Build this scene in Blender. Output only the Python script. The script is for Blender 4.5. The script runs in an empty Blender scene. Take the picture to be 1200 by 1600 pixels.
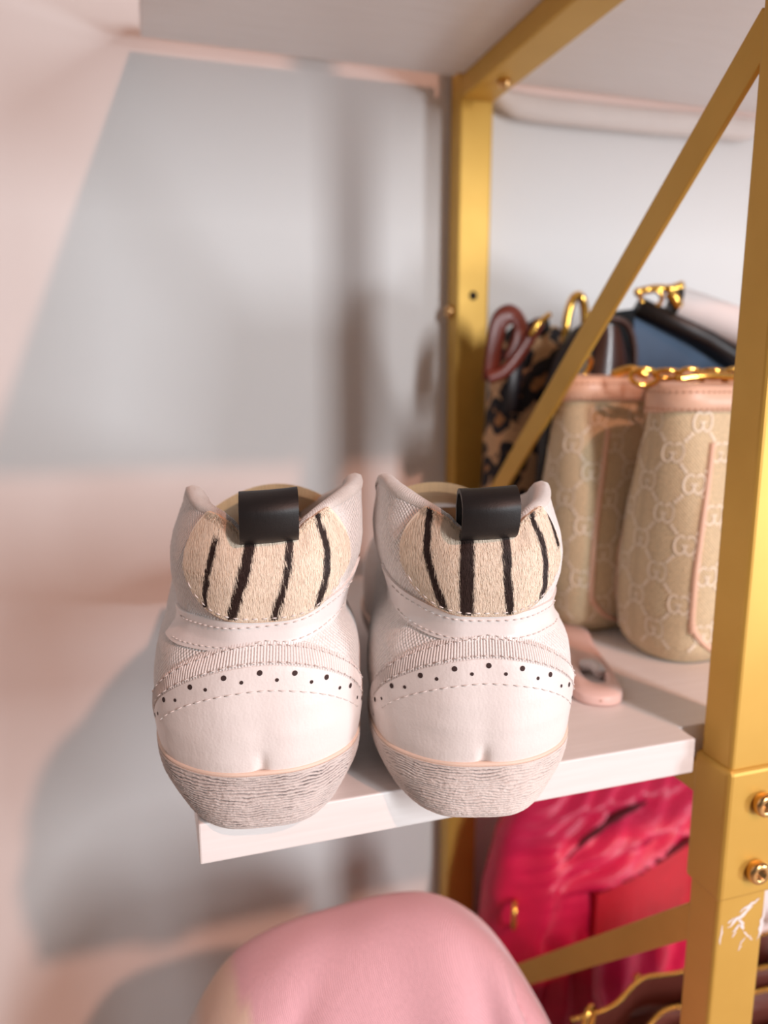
import bpy, bmesh, math, random
import numpy as np
from mathutils import Vector, Matrix

random.seed(7)
rng = np.random.default_rng(11)
scene = bpy.context.scene
COL = scene.collection
PI = math.pi

# ------------------------------------------------------------------ camera
CAM_Z = 0.80
cam_d = bpy.data.cameras.new('camera')
cam = bpy.data.objects.new('camera', cam_d)
COL.objects.link(cam)
cam.location = (0, 0, CAM_Z)
cam.rotation_euler = (math.radians(90 - 10.52), 0, math.radians(-17.435))
cam_d.sensor_fit = 'HORIZONTAL'
cam_d.sensor_width = 36.0
cam_d.lens = 36.0 * 1174 / 1200
cam_d.clip_start = 0.01
cam_d.dof.use_dof = True
cam_d.dof.focus_distance = 0.272
cam_d.dof.aperture_fstop = 8.0
scene.camera = cam

# ------------------------------------------------------------------ light and exposure
w = bpy.data.worlds.new('room_air')
scene.world = w
w.use_nodes = True
w.node_tree.nodes['Background'].inputs[0].default_value = (1.0, 0.90, 0.86, 1)
w.node_tree.nodes['Background'].inputs[1].default_value = 0.15

def aim(o, target):
    d = Vector(target) - o.location
    o.rotation_euler = d.to_track_quat('-Z', 'Y').to_euler()

def lamp(name, kind, loc, target, color, power, size=0.1, size_y=None):
    L = bpy.data.lights.new(name, kind)
    L.color = color
    L.energy = power
    if kind == 'AREA':
        L.shape = 'RECTANGLE'
        L.size = size
        L.size_y = size_y or size
    elif kind == 'SUN':
        L.angle = size
    o = bpy.data.objects.new(name, L)
    COL.objects.link(o)
    o.location = loc
    aim(o, target)
    return o

# warm afternoon sun over the viewer's right shoulder
lamp('warm_sun', 'SUN', (1.0, -2.0, 3.0), (1.0 - 0.36, -2.0 + 1.0, 3.0 - 0.88), (1.0, 0.47, 0.33), 1.38, math.radians(2.2))
# low bright reflection from the right
lamp('low_window_light', 'AREA', (1.55, -0.95, 0.50), (0.1, 0.27, 0.70), (0.86, 0.93, 1.0), 17.0, 0.30)
# soft window behind the viewer
lamp('window_light', 'AREA', (0.75, -1.5, 1.25), (0.15, 0.5, 0.75), (0.92, 0.96, 1.0), 28.0, 0.15, 0.7)

scene.view_settings.view_transform = 'Standard'
scene.view_settings.look = 'None'
scene.view_settings.exposure = -0.15
scene.view_settings.gamma = 1.0
scene.view_settings.use_curve_mapping = False

# ------------------------------------------------------------------ materials
def lin(c):
    c = c / 255.0
    return c / 12.92 if c <= 0.04045 else ((c + 0.055) / 1.055) ** 2.4

def rgb(r, g, b):
    return (lin(r), lin(g), lin(b), 1.0)

class NT:
    def __init__(self, name):
        self.m = bpy.data.materials.new(name)
        self.m.use_nodes = True
        self.n = self.m.node_tree.nodes
        self.l = self.m.node_tree.links
        self.b = self.n['Principled BSDF']
        self._co = {}
    def node(self, t, **kw):
        n = self.n.new(t)
        for k, v in kw.items():
            if k.startswith('i_'):
                n.inputs[k[2:].replace('_', ' ')].default_value = v
            else:
                setattr(n, k, v)
        return n
    def link(self, a, b):
        self.l.new(a, b)
    def coord(self, which='Object', scale=(1, 1, 1), rot=(0, 0, 0)):
        tc = self.node('ShaderNodeTexCoord')
        mp = self.node('ShaderNodeMapping')
        mp.inputs['Scale'].default_value = scale
        mp.inputs['Rotation'].default_value = rot
        self.link(tc.outputs[which], mp.inputs['Vector'])
        return mp.outputs['Vector']
    def noise(self, vec, scale, detail=3, rough=0.55):
        n = self.node('ShaderNodeTexNoise')
        n.inputs['Scale'].default_value = scale
        n.inputs['Detail'].default_value = detail
        n.inputs['Roughness'].default_value = rough
        self.link(vec, n.inputs['Vector'])
        return n.outputs['Fac']
    def ramp(self, fac, stops):
        r = self.node('ShaderNodeValToRGB')
        e = r.color_ramp.elements
        e[0].position, e[0].color = stops[0]
        e[1].position, e[1].color = stops[-1]
        for p, c in stops[1:-1]:
            x = e.new(p); x.color = c
        self.link(fac, r.inputs['Fac'])
        return r.outputs['Color']
    def mathn(self, op, a, b=None):
        m = self.node('ShaderNodeMath', operation=op)
        for i, v in enumerate((a, b)):
            if v is None: continue
            if isinstance(v, (int, float)): m.inputs[i].default_value = v
            else: self.link(v, m.inputs[i])
        return m.outputs[0]
    def bump(self, h, strength=0.3, dist=0.001):
        b = self.node('ShaderNodeBump')
        b.inputs['Strength'].default_value = strength
        b.inputs['Distance'].default_value = dist
        self.link(h, b.inputs['Height'])
        self.link(b.outputs['Normal'], self.b.inputs['Normal'])
        return b

def M_basic(name, col, rough=0.5, metal=0.0, var=0.06, vscale=40, bump=0.0, bscale=300, sheen=0.0, coat=0.0):
    t = NT(name)
    v = t.coord('Object')
    n = t.noise(v, vscale)
    lo = tuple(max(0, c * (1 - var)) for c in col[:3]) + (1,)
    hi = tuple(min(1, c * (1 + var)) for c in col[:3]) + (1,)
    t.link(t.ramp(n, [(0.3, lo), (0.7, hi)]), t.b.inputs['Base Color'])
    t.b.inputs['Roughness'].default_value = rough
    t.b.inputs['Metallic'].default_value = metal
    if sheen:
        t.b.inputs['Sheen Weight'].default_value = sheen
        t.b.inputs['Sheen Roughness'].default_value = 0.4
    if coat:
        t.b.inputs['Coat Weight'].default_value = coat
        t.b.inputs['Coat Roughness'].default_value = 0.25
    if bump:
        t.bump(t.noise(v, bscale, 4), bump, 0.001)
    return t.m

def M_weave(name, col, scale=650, strength=0.5, rough=0.8, var=0.1, sheen=0.2):
    """woven cloth on metre-scaled UVs"""
    t = NT(name)
    uv = t.coord('UV')
    sx = t.node('ShaderNodeSeparateXYZ'); t.link(uv, sx.inputs[0])
    a = t.mathn('SINE', t.mathn('MULTIPLY', sx.outputs[0], scale * 2 * PI))
    b = t.mathn('SINE', t.mathn('MULTIPLY', sx.outputs[1], scale * 2 * PI))
    h = t.mathn('MULTIPLY', a, b)
    n = t.noise(uv, scale * 1.1, 3)
    hh = t.mathn('ADD', t.mathn('MULTIPLY', h, 0.5), t.mathn('MULTIPLY', n, 1.2))
    lo = tuple(c * (1 - var) for c in col[:3]) + (1,)
    hi = tuple(min(1, c * (1 + var * 0.5)) for c in col[:3]) + (1,)
    t.link(t.ramp(n, [(0.32, lo), (0.6, hi)]), t.b.inputs['Base Color'])
    t.b.inputs['Roughness'].default_value = rough
    t.b.inputs['Sheen Weight'].default_value = sheen
    t.bump(hh, strength, 0.0010)
    return t.m

def M_attr(name, rough=0.6, sheen=0.2, spec=0.3):
    t = NT(name)
    a = t.node('ShaderNodeAttribute'); a.attribute_name = 'Col'
    t.link(a.outputs['Color'], t.b.inputs['Base Color'])
    t.b.inputs['Roughness'].default_value = rough
    t.b.inputs['Sheen Weight'].default_value = sheen
    t.b.inputs['Specular IOR Level'].default_value = spec
    return t.m

MAT = {}
MAT['wall'] = M_basic('painted_wall', rgb(226, 222, 220), 0.75, var=0.012, vscale=4, bump=0.06, bscale=160)
MAT['floor'] = M_basic('pale_floor', rgb(186, 172, 160), 0.45, var=0.08, vscale=5)
MAT['ceiling'] = M_basic('ceiling_paint', rgb(230, 228, 226), 0.8, var=0.01)

def mat_board():
    t = NT('white_laminate')
    v = t.coord('Object', (2.0, 40, 40))
    n = t.noise(v, 9, 5)
    t.link(t.ramp(n, [(0.3, rgb(230, 223, 220)), (0.7, rgb(236, 230, 228))]), t.b.inputs['Base Color'])
    t.b.inputs['Roughness'].default_value = 0.42
    t.bump(n, 0.08, 0.0005)
    return t.m
MAT['board'] = mat_board()

def mat_gold_paint():
    t = NT('satin_gold_tube')
    v = t.coord('Object')
    n = t.noise(v, 18, 3)
    t.link(t.ramp(n, [(0.3, rgb(204, 160, 70)), (0.7, rgb(214, 170, 80))]), t.b.inputs['Base Color'])
    t.b.inputs['Metallic'].default_value = 0.40
    t.b.inputs['Roughness'].default_value = 0.47
    t.bump(t.noise(v, 2500, 2), 0.05, 0.0003)
    return t.m
MAT['tube'] = mat_gold_paint()
MAT['gold'] = M_basic('polished_gold', rgb(236, 186, 92), 0.16, metal=1.0, var=0.03)
MAT['bolt'] = M_basic('brass_bolt', rgb(222, 178, 120), 0.24, metal=1.0, var=0.05)
MAT['hole'] = M_basic('dark_hole', rgb(28, 16, 14), 0.9)
MAT['scratch'] = M_basic('scraped_primer', rgb(232, 224, 222), 0.7, var=0.05)

def mat_leather(name, col, rough=0.42, b=0.25, var=0.04, scale=900, coat=0.0):
    t = NT(name)
    v = t.coord('Object')
    vo = t.node('ShaderNodeTexVoronoi'); vo.inputs['Scale'].default_value = scale
    t.link(v, vo.inputs['Vector'])
    n1 = t.noise(v, 60, 4)
    n2 = t.noise(t.coord('Object', (1, 1, 0.35)), 420, 4)
    h = t.mathn('ADD', t.mathn('MULTIPLY', vo.outputs['Distance'], 0.35), t.mathn('ADD', n1, n2))
    lo = tuple(c * (1 - var) for c in col[:3]) + (1,)
    hi = tuple(min(1, c * (1 + var)) for c in col[:3]) + (1,)
    t.link(t.ramp(n1, [(0.3, lo), (0.7, hi)]), t.b.inputs['Base Color'])
    t.b.inputs['Roughness'].default_value = rough
    if coat: t.b.inputs['Coat Weight'].default_value = coat
    t.bump(h, b, 0.0006)
    return t.m

MAT['white_leather'] = mat_leather('white_leather', rgb(236, 228, 224), 0.45, 0.22, 0.02)
MAT['white_strap'] = mat_leather('smooth_white_leather', rgb(238, 231, 228), 0.36, 0.10, 0.02)
MAT['canvas'] = M_weave('white_knit', rgb(243, 237, 233), 560, 0.62, 0.85, 0.09)
MAT['rib'] = M_weave('white_ribbon', rgb(234, 225, 221), 700, 0.35, 0.8, 0.06)
MAT['lining'] = M_weave('lining_cloth', rgb(228, 220, 214), 1100, 0.4, 0.9, 0.08, 0.4)
MAT['cream'] = M_weave('cream_lining', rgb(236, 206, 160), 1100, 0.35, 0.8, 0.06, 0.3)
MAT['welt'] = M_basic('welt_rubber', rgb(235, 208, 190), 0.55)
MAT['thread'] = M_basic('white_thread', rgb(228, 218, 213), 0.8)
MAT['thread_hole'] = M_basic('needle_hole', rgb(168, 146, 138), 0.9)
MAT['perf'] = M_basic('perforation_dark', rgb(62, 44, 42), 0.9)
MAT['black_leather'] = mat_leather('black_leather', rgb(20, 15, 15), 0.50, 0.10, 0.10, 1500)
MAT['fur'] = M_attr('pony_hair', 0.55, 0.25, 0.35)

def mat_sole():
    t = NT('worn_rubber')
    a = t.node('ShaderNodeAttribute'); a.attribute_name = 'Col'
    t.link(a.outputs['Color'], t.b.inputs['Base Color'])
    t.b.inputs['Roughness'].default_value = 0.8
    v = t.coord('Object', (1, 1, 1.6))
    t.bump(t.noise(v, 1300, 3), 0.5, 0.0006)
    return t.m
MAT['sole'] = mat_sole()
MAT['sole_plain'] = M_basic('rubber_tread', rgb(214, 200, 190), 0.8)

# ------------------------------------------------------------------ object helpers
def mk(name, verts, faces, mat, parent=None, smooth=True, uv=None, col=None):
    me = bpy.data.meshes.new(name)
    me.from_pydata([tuple(map(float, v)) for v in verts], [], faces)
    if smooth:
        me.polygons.foreach_set('use_smooth', [True] * len(me.polygons))
    if uv is not None:
        ul = me.uv_layers.new(name='UVMap')
        idx = np.empty(len(me.loops), dtype=np.int32)
        me.loops.foreach_get('vertex_index', idx)
        ul.data.foreach_set('uv', np.asarray(uv, dtype=np.float32)[idx].ravel())
    if col is not None:
        ca = me.color_attributes.new('Col', 'FLOAT_COLOR', 'POINT')
        c = np.asarray(col, dtype=np.float32)
        if c.shape[1] == 3:
            c = np.hstack([c, np.ones((len(c), 1), np.float32)])
        ca.data.foreach_set('color', c.ravel())
    me.update()
    o = bpy.data.objects.new(name, me)
    COL.objects.link(o)
    if mat is not None:
        me.materials.append(mat)
    if parent is not None:
        o.parent = parent
    return o

def empty(name, loc=(0, 0, 0), rz=0.0):
    o = bpy.data.objects.new(name, None)
    COL.objects.link(o)
    o.location = loc
    o.rotation_euler = (0, 0, rz)
    o.empty_display_size = 0.02
    return o

def tag(o, label, cat, group=None):
    o['label'] = label
    o['category'] = cat
    if group: o['group'] = group
    return o

def struct(o, label=None, cat=None):
    o['kind'] = 'structure'
    if label: o['label'] = label
    if cat: o['category'] = cat
    return o

class MB:
    """collects quads / tris of several shapes into one mesh"""
    def __init__(self):
        self.v = []; self.f = []; self.uv = []; self.c = []
    def add(self, verts, faces, uv=None, col=None):
        o = len(self.v)
        self.v += [tuple(map(float, p)) for p in verts]
        self.f += [tuple(i + o for i in f) for f in faces]
        if uv is not None: self.uv += [tuple(q) for q in uv]
        if col is not None: self.c += [tuple(q) for q in col]
    def grid(self, P, closed_u=False, closed_v=False, flip=False, uv=None, col=None):
        P = np.asarray(P, float)
        nu, nv = P.shape[:2]
        fs = []
        for i in range(nu if closed_u else nu - 1):
            for j in range(nv if closed_v else nv - 1):
                a = i * nv + j
                b = ((i + 1) % nu) * nv + j
                c = ((i + 1) % nu) * nv + (j + 1) % nv
                d = i * nv + (j + 1) % nv
                fs.append((a, d, c, b) if flip else (a, b, c, d))
        self.add(P.reshape(-1, 3), fs,
                 None if uv is None else np.asarray(uv).reshape(-1, 2),
                 None if col is None else np.asarray(col).reshape(-1, np.asarray(col).shape[-1]))
    def box(self, c, s, R=None):
        c = np.asarray(c, float); s = np.asarray(s, float) / 2
        vs = []
        for x in (-1, 1):
            for y in (-1, 1):
                for z in (-1, 1):
                    p = np.array((x, y, z)) * s
                    if R is not None: p = R @ p
                    vs.append(c + p)
        self.add(vs, [(0, 1, 3, 2), (4, 6, 7, 5), (0, 4, 5, 1), (2, 3, 7, 6), (0, 2, 6, 4), (1, 5, 7, 3)])
    def tube(self, path, r, n=10, closed=False, ry=None, up=None, caps=True):
        path = np.asarray(path, float)
        m = len(path)
        rr = np.full(m, r) if np.isscalar(r) else np.asarray(r, float)
        r2 = rr if ry is None else (np.full(m, ry) if np.isscalar(ry) else np.asarray(ry, float))
        if closed: T = np.roll(path, -1, 0) - np.roll(path, 1, 0)
        else: T = np.gradient(path, axis=0)
        T /= np.linalg.norm(T, axis=1)[:, None] + 1e-12
        u = np.array(up if up is not None else (0, 0, 1.0), float)
        if abs(T[0] @ u) > 0.95 and up is None: u = np.array((1.0, 0, 0))
        rings = []
        for i in range(m):
            s = np.cross(T[i], u); s /= np.linalg.norm(s) + 1e-12
            k = np.cross(s, T[i])
            if up is None: u = k
            ang = np.linspace(0, 2 * PI, n, endpoint=False)
            rings.append(path[i] + np.outer(np.cos(ang), s) * rr[i] + np.outer(np.sin(ang), k) * r2[i])
        self.grid(np.array(rings), closed_u=closed, closed_v=True)
        if caps and not closed:
            o = len(self.v) - m * n
            self.f.append(tuple(o + j for j in range(n)))
            self.f.append(tuple(o + (m - 1) * n + j for j in range(n - 1, -1, -1)))
    def lathe(self, prof, c, axis=(0, 0, 1), n=24):
        axis = Vector(axis).normalized()
        q = axis.to_track_quat('Z', 'Y').to_matrix()
        rows = []
        for r, h in prof:
            rows.append([np.array(c) + np.array(q @ Vector((r * math.cos(2 * PI * k / n), r * math.sin(2 * PI * k / n), h))) for k in range(n)])
        self.grid(np.array(rows), closed_v=True)
    def build(self, name, mat, parent=None, smooth=True):
        return mk(name, self.v, self.f, mat, parent, smooth,
                  self.uv if len(self.uv) == len(self.v) and self.v else None,
                  self.c if len(self.c) == len(self.v) and self.v else None)

def bevel_mod(o, width=0.001, seg=3, angle=40):
    m = o.modifiers.new('Bevel', 'BEVEL')
    m.width = width; m.segments = seg
    m.limit_method = 'ANGLE'; m.angle_limit = math.radians(angle)
    m.harden_normals = False
    return o

def box_obj(name, lo, hi, mat, parent=None, bev=0.001):
    mb = MB()
    lo = np.array(lo, float); hi = np.array(hi, float)
    mb.box((lo + hi) / 2, hi - lo)
    o = mb.build(name, mat, parent, smooth=False)
    if bev: bevel_mod(o, bev)
    return o

def prism_obj(name, poly, z0, z1, mat, parent=None, bev=0.0008):
    n = len(poly)
    vs = [(x, y, z0) for x, y in poly] + [(x, y, z1) for x, y in poly]
    fs = [tuple(range(n - 1, -1, -1)), tuple(range(n, 2 * n))]
    fs += [(i, (i + 1) % n, n + (i + 1) % n, n + i) for i in range(n)]
    o = mk(name, vs, fs, mat, parent, smooth=False)
    if bev: bevel_mod(o, bev, 2)
    return o

def catmull(P, n, closed=False):
    P = np.asarray(P, float)
    m = len(P)
    if closed: idx = lambda i: P[i % m]; segs = m
    else: idx = lambda i: P[min(max(i, 0), m - 1)]; segs = m - 1
    out = []
    per = max(2, int(math.ceil(n / segs)))
    for i in range(segs):
        p0, p1, p2, p3 = idx(i - 1), idx(i), idx(i + 1), idx(i + 2)
        for k in range(per):
            t = k / per
            out.append(0.5 * ((2 * p1) + (-p0 + p2) * t + (2 * p0 - 5 * p1 + 4 * p2 - p3) * t * t + (-p0 + 3 * p1 - 3 * p2 + p3) * t ** 3))
    if not closed: out.append(P[-1])
    return np.array(out)

def sstep(a, b, x):
    t = np.clip((np.asarray(x, float) - a) / (b - a), 0, 1)
    return t * t * (3 - 2 * t)

_tab = rng.random((256, 256))
def vnoise(x, y):
    x = np.asarray(x, float); y = np.asarray(y, float)
    xi = np.floor(x).astype(int); yi = np.floor(y).astype(int)
    fx = x - xi; fy = y - yi
    fx = fx * fx * (3 - 2 * fx); fy = fy * fy * (3 - 2 * fy)
    g = lambda a, b: _tab[a & 255, b & 255]
    return (g(xi, yi) * (1 - fx) + g(xi + 1, yi) * fx) * (1 - fy) + (g(xi, yi + 1) * (1 - fx) + g(xi + 1, yi + 1) * fx) * fy
def fbm(x, y, o=3):
    r = 0; a = 1; t = 0
    for i in range(o):
        r = r + a * vnoise(x * 2 ** i + 17 * i, y * 2 ** i + 31 * i); t += a; a *= 0.5
    return r / t

# ------------------------------------------------------------------ room shell
WALL_Y = 0.615
struct(box_obj('wall_back', (-2.2, WALL_Y, 0), (2.6, WALL_Y + 0.1, 2.5), MAT['wall'], bev=0))
struct(box_obj('floor', (-2.2, -2.6, -0.1), (2.6, WALL_Y + 0.1, 0), MAT['floor'], bev=0))
struct(box_obj('baseboard_back', (-2.2, WALL_Y - 0.012, 0), (2.6, WALL_Y, 0.09), MAT['board'], bev=0.002))

# ------------------------------------------------------------------ storage rack
ZS = CAM_Z - 0.170          # top of the middle shelf
TH = 0.0174
ZU = CAM_Z + 0.2274         # underside of the upper shelf
ZL = 0.18                   # top of the lower shelf
PX0, PX1 = 0.2477, 0.2767   # posts of the left frame
PYF, PYB = 0.256, 0.590     # front faces of near / far posts
PD = 0.020
SX0, SX1 = 0.0103, 1.02
RX0, RX1 = 0.93, 0.959      # right frame

rack = empty('storage_rack', (0, 0, 0))
tag(rack, 'gold metal storage rack with white shelves, bolted posts and diagonal braces', 'shelf rack')

def board_poly():
    # shelf outline with cut-outs round the four posts
    y0, y1 = 0.270, 0.5935
    g = 0.0035
    p = [(SX0, y0)]
    def notch_front(xa, xb):
        return [(xa - 0.0085, y0), (xa - 0.0085, PYF + PD + 0.006), (xb + g, PYF + PD + 0.006), (xb + g, y0)]
    def notch_back(xa, xb):
        return [(xb + g, y1), (xb + g, PYB - 0.004), (xa - g, PYB - 0.004), (xa - g, y1)]
    p += notch_front(PX0, PX1) + notch_front(RX0, RX1)
    p += [(SX1, y0), (SX1, y1)]
    p += notch_back(RX0, RX1) + notch_back(PX0, PX1)
    p += [(SX0, y1)]
    return p

for z in (ZU, ZS - TH, ZL - TH):
    prism_obj('shelf_board', board_poly(), z, z + TH, MAT['board'], rack)

def make_post(x0, x1, yf, z0, z1):
    o = box_obj('post', (x0, yf, z0), (x1, yf + PD, z1), MAT['tube'], rack, bev=0.0022)
    return o

near_post = make_post(PX0, PX1, PYF, 0.0, 1.46)
far_post = make_post(PX0, PX1, PYB, 0.0, 1.46)
rn = make_post(RX0, RX1, PYF, 0.0, 1.46)
rf = make_post(RX0, RX1, PYB, 0.0, 1.46)

# joining sleeve on the near post
SZ0, SZ1 = 0.5517, 0.6200
e = 0.0020
box_obj('joining_sleeve', (PX0 - e, PYF - e, SZ0), (PX1 + e, PYF + PD + e, SZ1), MAT['tube'], near_post, bev=0.0026)

def make_bolt(c, axis, r, parent, name='bolt'):
    mb = MB()
    ax = Vector(axis).normalized()
    h = r * 0.85
    mb.lathe([(0.0, -0.001), (r * 1.0, -0.001), (r * 1.02, h * 0.55), (r * 0.97, h * 0.85), (r * 0.84, h), (r * 0.62, h)], c, ax, 32)
    # hexagon socket
    q = ax.to_track_quat('Z', 'Y').to_matrix()
    def ring(rad, hh, n, rot=0.0):
        return [np.array(c) + np.array(q @ Vector((rad * math.cos(2 * PI * k / n + rot), rad * math.sin(2 * PI * k / n + rot), hh))) for k in range(n)]
    hexr = []
    for k in range(32):
        a = 2 * PI * k / 32
        m = (a % (PI / 3)) - PI / 6
        hexr.append(0.50 * r * math.cos(PI / 6) / math.cos(m))
    def hring(hh, s=1.0):
        return [np.array(c) + np.array(q @ Vector((hexr[k] * s * math.cos(2 * PI * k / 32), hexr[k] * s * math.sin(2 * PI * k / 32), hh))) for k in range(32)]
    mb.grid(np.array([ring(r * 0.62, h, 32), hring(h * 0.97), hring(h * 0.35), ring(0.0001, h * 0.25, 32)]), closed_v=True)
    return mb.build(name, MAT['bolt'], parent)

for z in (0.6018, 0.5666):
    make_bolt((0.2652, PYF - e, z), (0, -1, 0), 0.0056, near_post)
# hole and bolts of the far post
mb = MB(); mb.lathe([(0.0001, 0.0004), (0.0032, 0.0004), (0.0036, 0.0002), (0.0036, -0.0004)], (0.2622, PYB, CAM_Z + 0.0622), (0, -1, 0), 20)
mb.build('bolt_hole', MAT['hole'], far_post)
make_bolt((PX0, PYB + 0.011, CAM_Z + 0.0500), (-1, 0, 0), 0.0052, far_post)

# scraped paint on the near post below the sleeve
mb = MB()
def scrape(cx, cz, ang, L, wd, seed):
    r2 = np.random.default_rng(seed)
    n = 9
    ts = np.linspace(-0.5, 0.5, n)
    d = np.array((math.cos(ang), math.sin(ang))); nrm = np.array((-d[1], d[0]))
    rows = []
    for t in ts:
        ww = wd * (1 - (2 * abs(t)) ** 2.5) * r2.uniform(0.45, 1.0) + 0.00008
        c = np.array((cx, cz)) + d * t * L + nrm * r2.uniform(-1, 1) * wd * 0.35
        a = c + nrm * ww / 2; b = c - nrm * ww / 2
        rows.append([(a[0], PYF - 0.00012, a[1]), (b[0], PYF - 0.00012, b[1])])
    mb.grid(np.array(rows))
for i, (cx, cz, ang, L, wd) in enumerate([
        (0.2615, 0.5405, 0.55, 0.016, 0.0013), (0.2665, 0.5455, 0.42, 0.012, 0.0010), (0.2628, 0.5360, 1.9, 0.007, 0.0014),
        (0.2600, 0.5345, 0.7, 0.006, 0.0010), (0.2588, 0.5312, 0.8, 0.0035, 0.0006), (0.2750, 0.5330, 1.45, 0.016, 0.0016),
        (0.2660, 0.5295, 2.3, 0.005, 0.0006), (0.2690, 0.5270, 2.2, 0.004, 0.0006), (0.2640, 0.5260, 0.9, 0.005, 0.0005),
        (0.2630, 0.5228, 0.9, 0.003, 0.0005), (0.2510, 0.5330, 1.5, 0.010, 0.0008), (0.2560, 0.5395, 0.5, 0.004, 0.0007)]):
    scrape(cx, cz, ang, L * 1.1, wd * 1.7, 100 + i)
mb.build('paint_scrapes', MAT['scratch'], near_post)

# cross bars between near and far posts under each shelf
BAR_H = 0.0168
for (xa, xb) in ((PX0, PX1), (RX0, RX1)):
    for z in (ZU, ZS - TH, ZL - TH):
        cb = box_obj('crossbar', (xa, PYF + PD, z - BAR_H), (xb, PYB, z), MAT['tube'], rack, bev=0.0018)
        if xa == PX0 and z == ZU:
            make_bolt((0.2640, 0.5465, z - BAR_H), (0, 0, -1), 0.0050, cb)
            make_bolt((0.2640, 0.3200, z - BAR_H), (0, 0, -1), 0.0050, cb)

def brace(ya, za, yb, zb, x, wdt=0.0165, th=0.0030):
    mb = MB()
    d = np.array((0, yb - ya, zb - za)); L = np.linalg.norm(d); d /= L
    n = np.array((0, -d[2], d[1]))
    R = np.array([(1, 0, 0), d, n]).T
    mb.box((x, (ya + yb) / 2, (za + zb) / 2), (th, L, wdt), R)
    o = mb.build('diagonal_brace', MAT['tube'], rack, smooth=False)
    bevel_mod(o, 0.0006, 2)
    return o
XB = PX0 + 0.0030
brace(PYF + PD - 0.004, CAM_Z + 0.141, PYB + 0.004, CAM_Z - 0.170 + 0.002, XB)
brace(PYF + PD - 0.004, CAM_Z - 0.270, PYB + 0.004, CAM_Z - 0.609, XB, 0.0150)
brace(PYF + PD - 0.004, CAM_Z + 0.141, PYB + 0.004, CAM_Z - 0.168, RX0 + 0.003)

# ------------------------------------------------------------------ sneakers
def shoe_outline(sig):
    lat = [(0.012, 0.0012), (0.023, 0.0072), (0.0315, 0.0175), (0.0365, 0.034), (0.0385, 0.06), (0.041, 0.11), (0.048, 0.16), (0.051, 0.19), (0.0465, 0.225), (0.034, 0.255), (0.016, 0.2715)]
    med = [(-0.012, 0.0012), (-0.023, 0.0072), (-0.0315, 0.0175), (-0.036, 0.034), (-0.0372, 0.06), (-0.036, 0.11), (-0.040, 0.16), (-0.045, 0.195), (-0.041, 0.23), (-0.028, 0.258), (-0.013, 0.272)]
    pts = [(0, 0)] + lat + [(0.001, 0.276)] + med[::-1]
    if sig < 0:
        pts = [pts[0]] + pts[1:][::-1]
        pts = [(-x, y) for x, y in pts]
    pts = [(x * (1.10 - 0.16 * float(sstep(0.06, 0.15, y))), y) for x, y in pts]
    C = catmull(pts, 1200, closed=True)
    d = np.linalg.norm(np.roll(C, -1, 0) - C, axis=1)
    s = np.concatenate([[0], np.cumsum(d)])
    C2 = np.vstack([C, C[:1]])
    return s, C2

F_TAB = np.array([(0.020, -1.5), (0.024, -1.0), (0.030, 0.2), (0.040, 1.4), (0.050, 1.5), (0.058, 0.7), (0.064, -0.4), (0.070, -2.3), (0.0745, -4.0), (0.0785, -4.0),
                  (0.084, -2.8), (0.092, -0.6), (0.100, 0.3), (0.107, -0.4), (0.113, -2.2), (0.119, -4.2), (0.126, -5.4), (0.134, -6.0), (0.15, -6.5)])
H_TAB = np.array([(0, 0.1135), (0.0095, 0.1135), (0.012, 0.1148), (0.0155, 0.1178), (0.021, 0.1198), (0.030, 0.1212), (0.041, 0.1230), (0.054, 0.1252), (0.067, 0.1255),
                  (0.085, 0.1200), (0.11, 0.112), (0.15, 0.100), (0.40, 0.07)])
FZ0 = 0.0240

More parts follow.
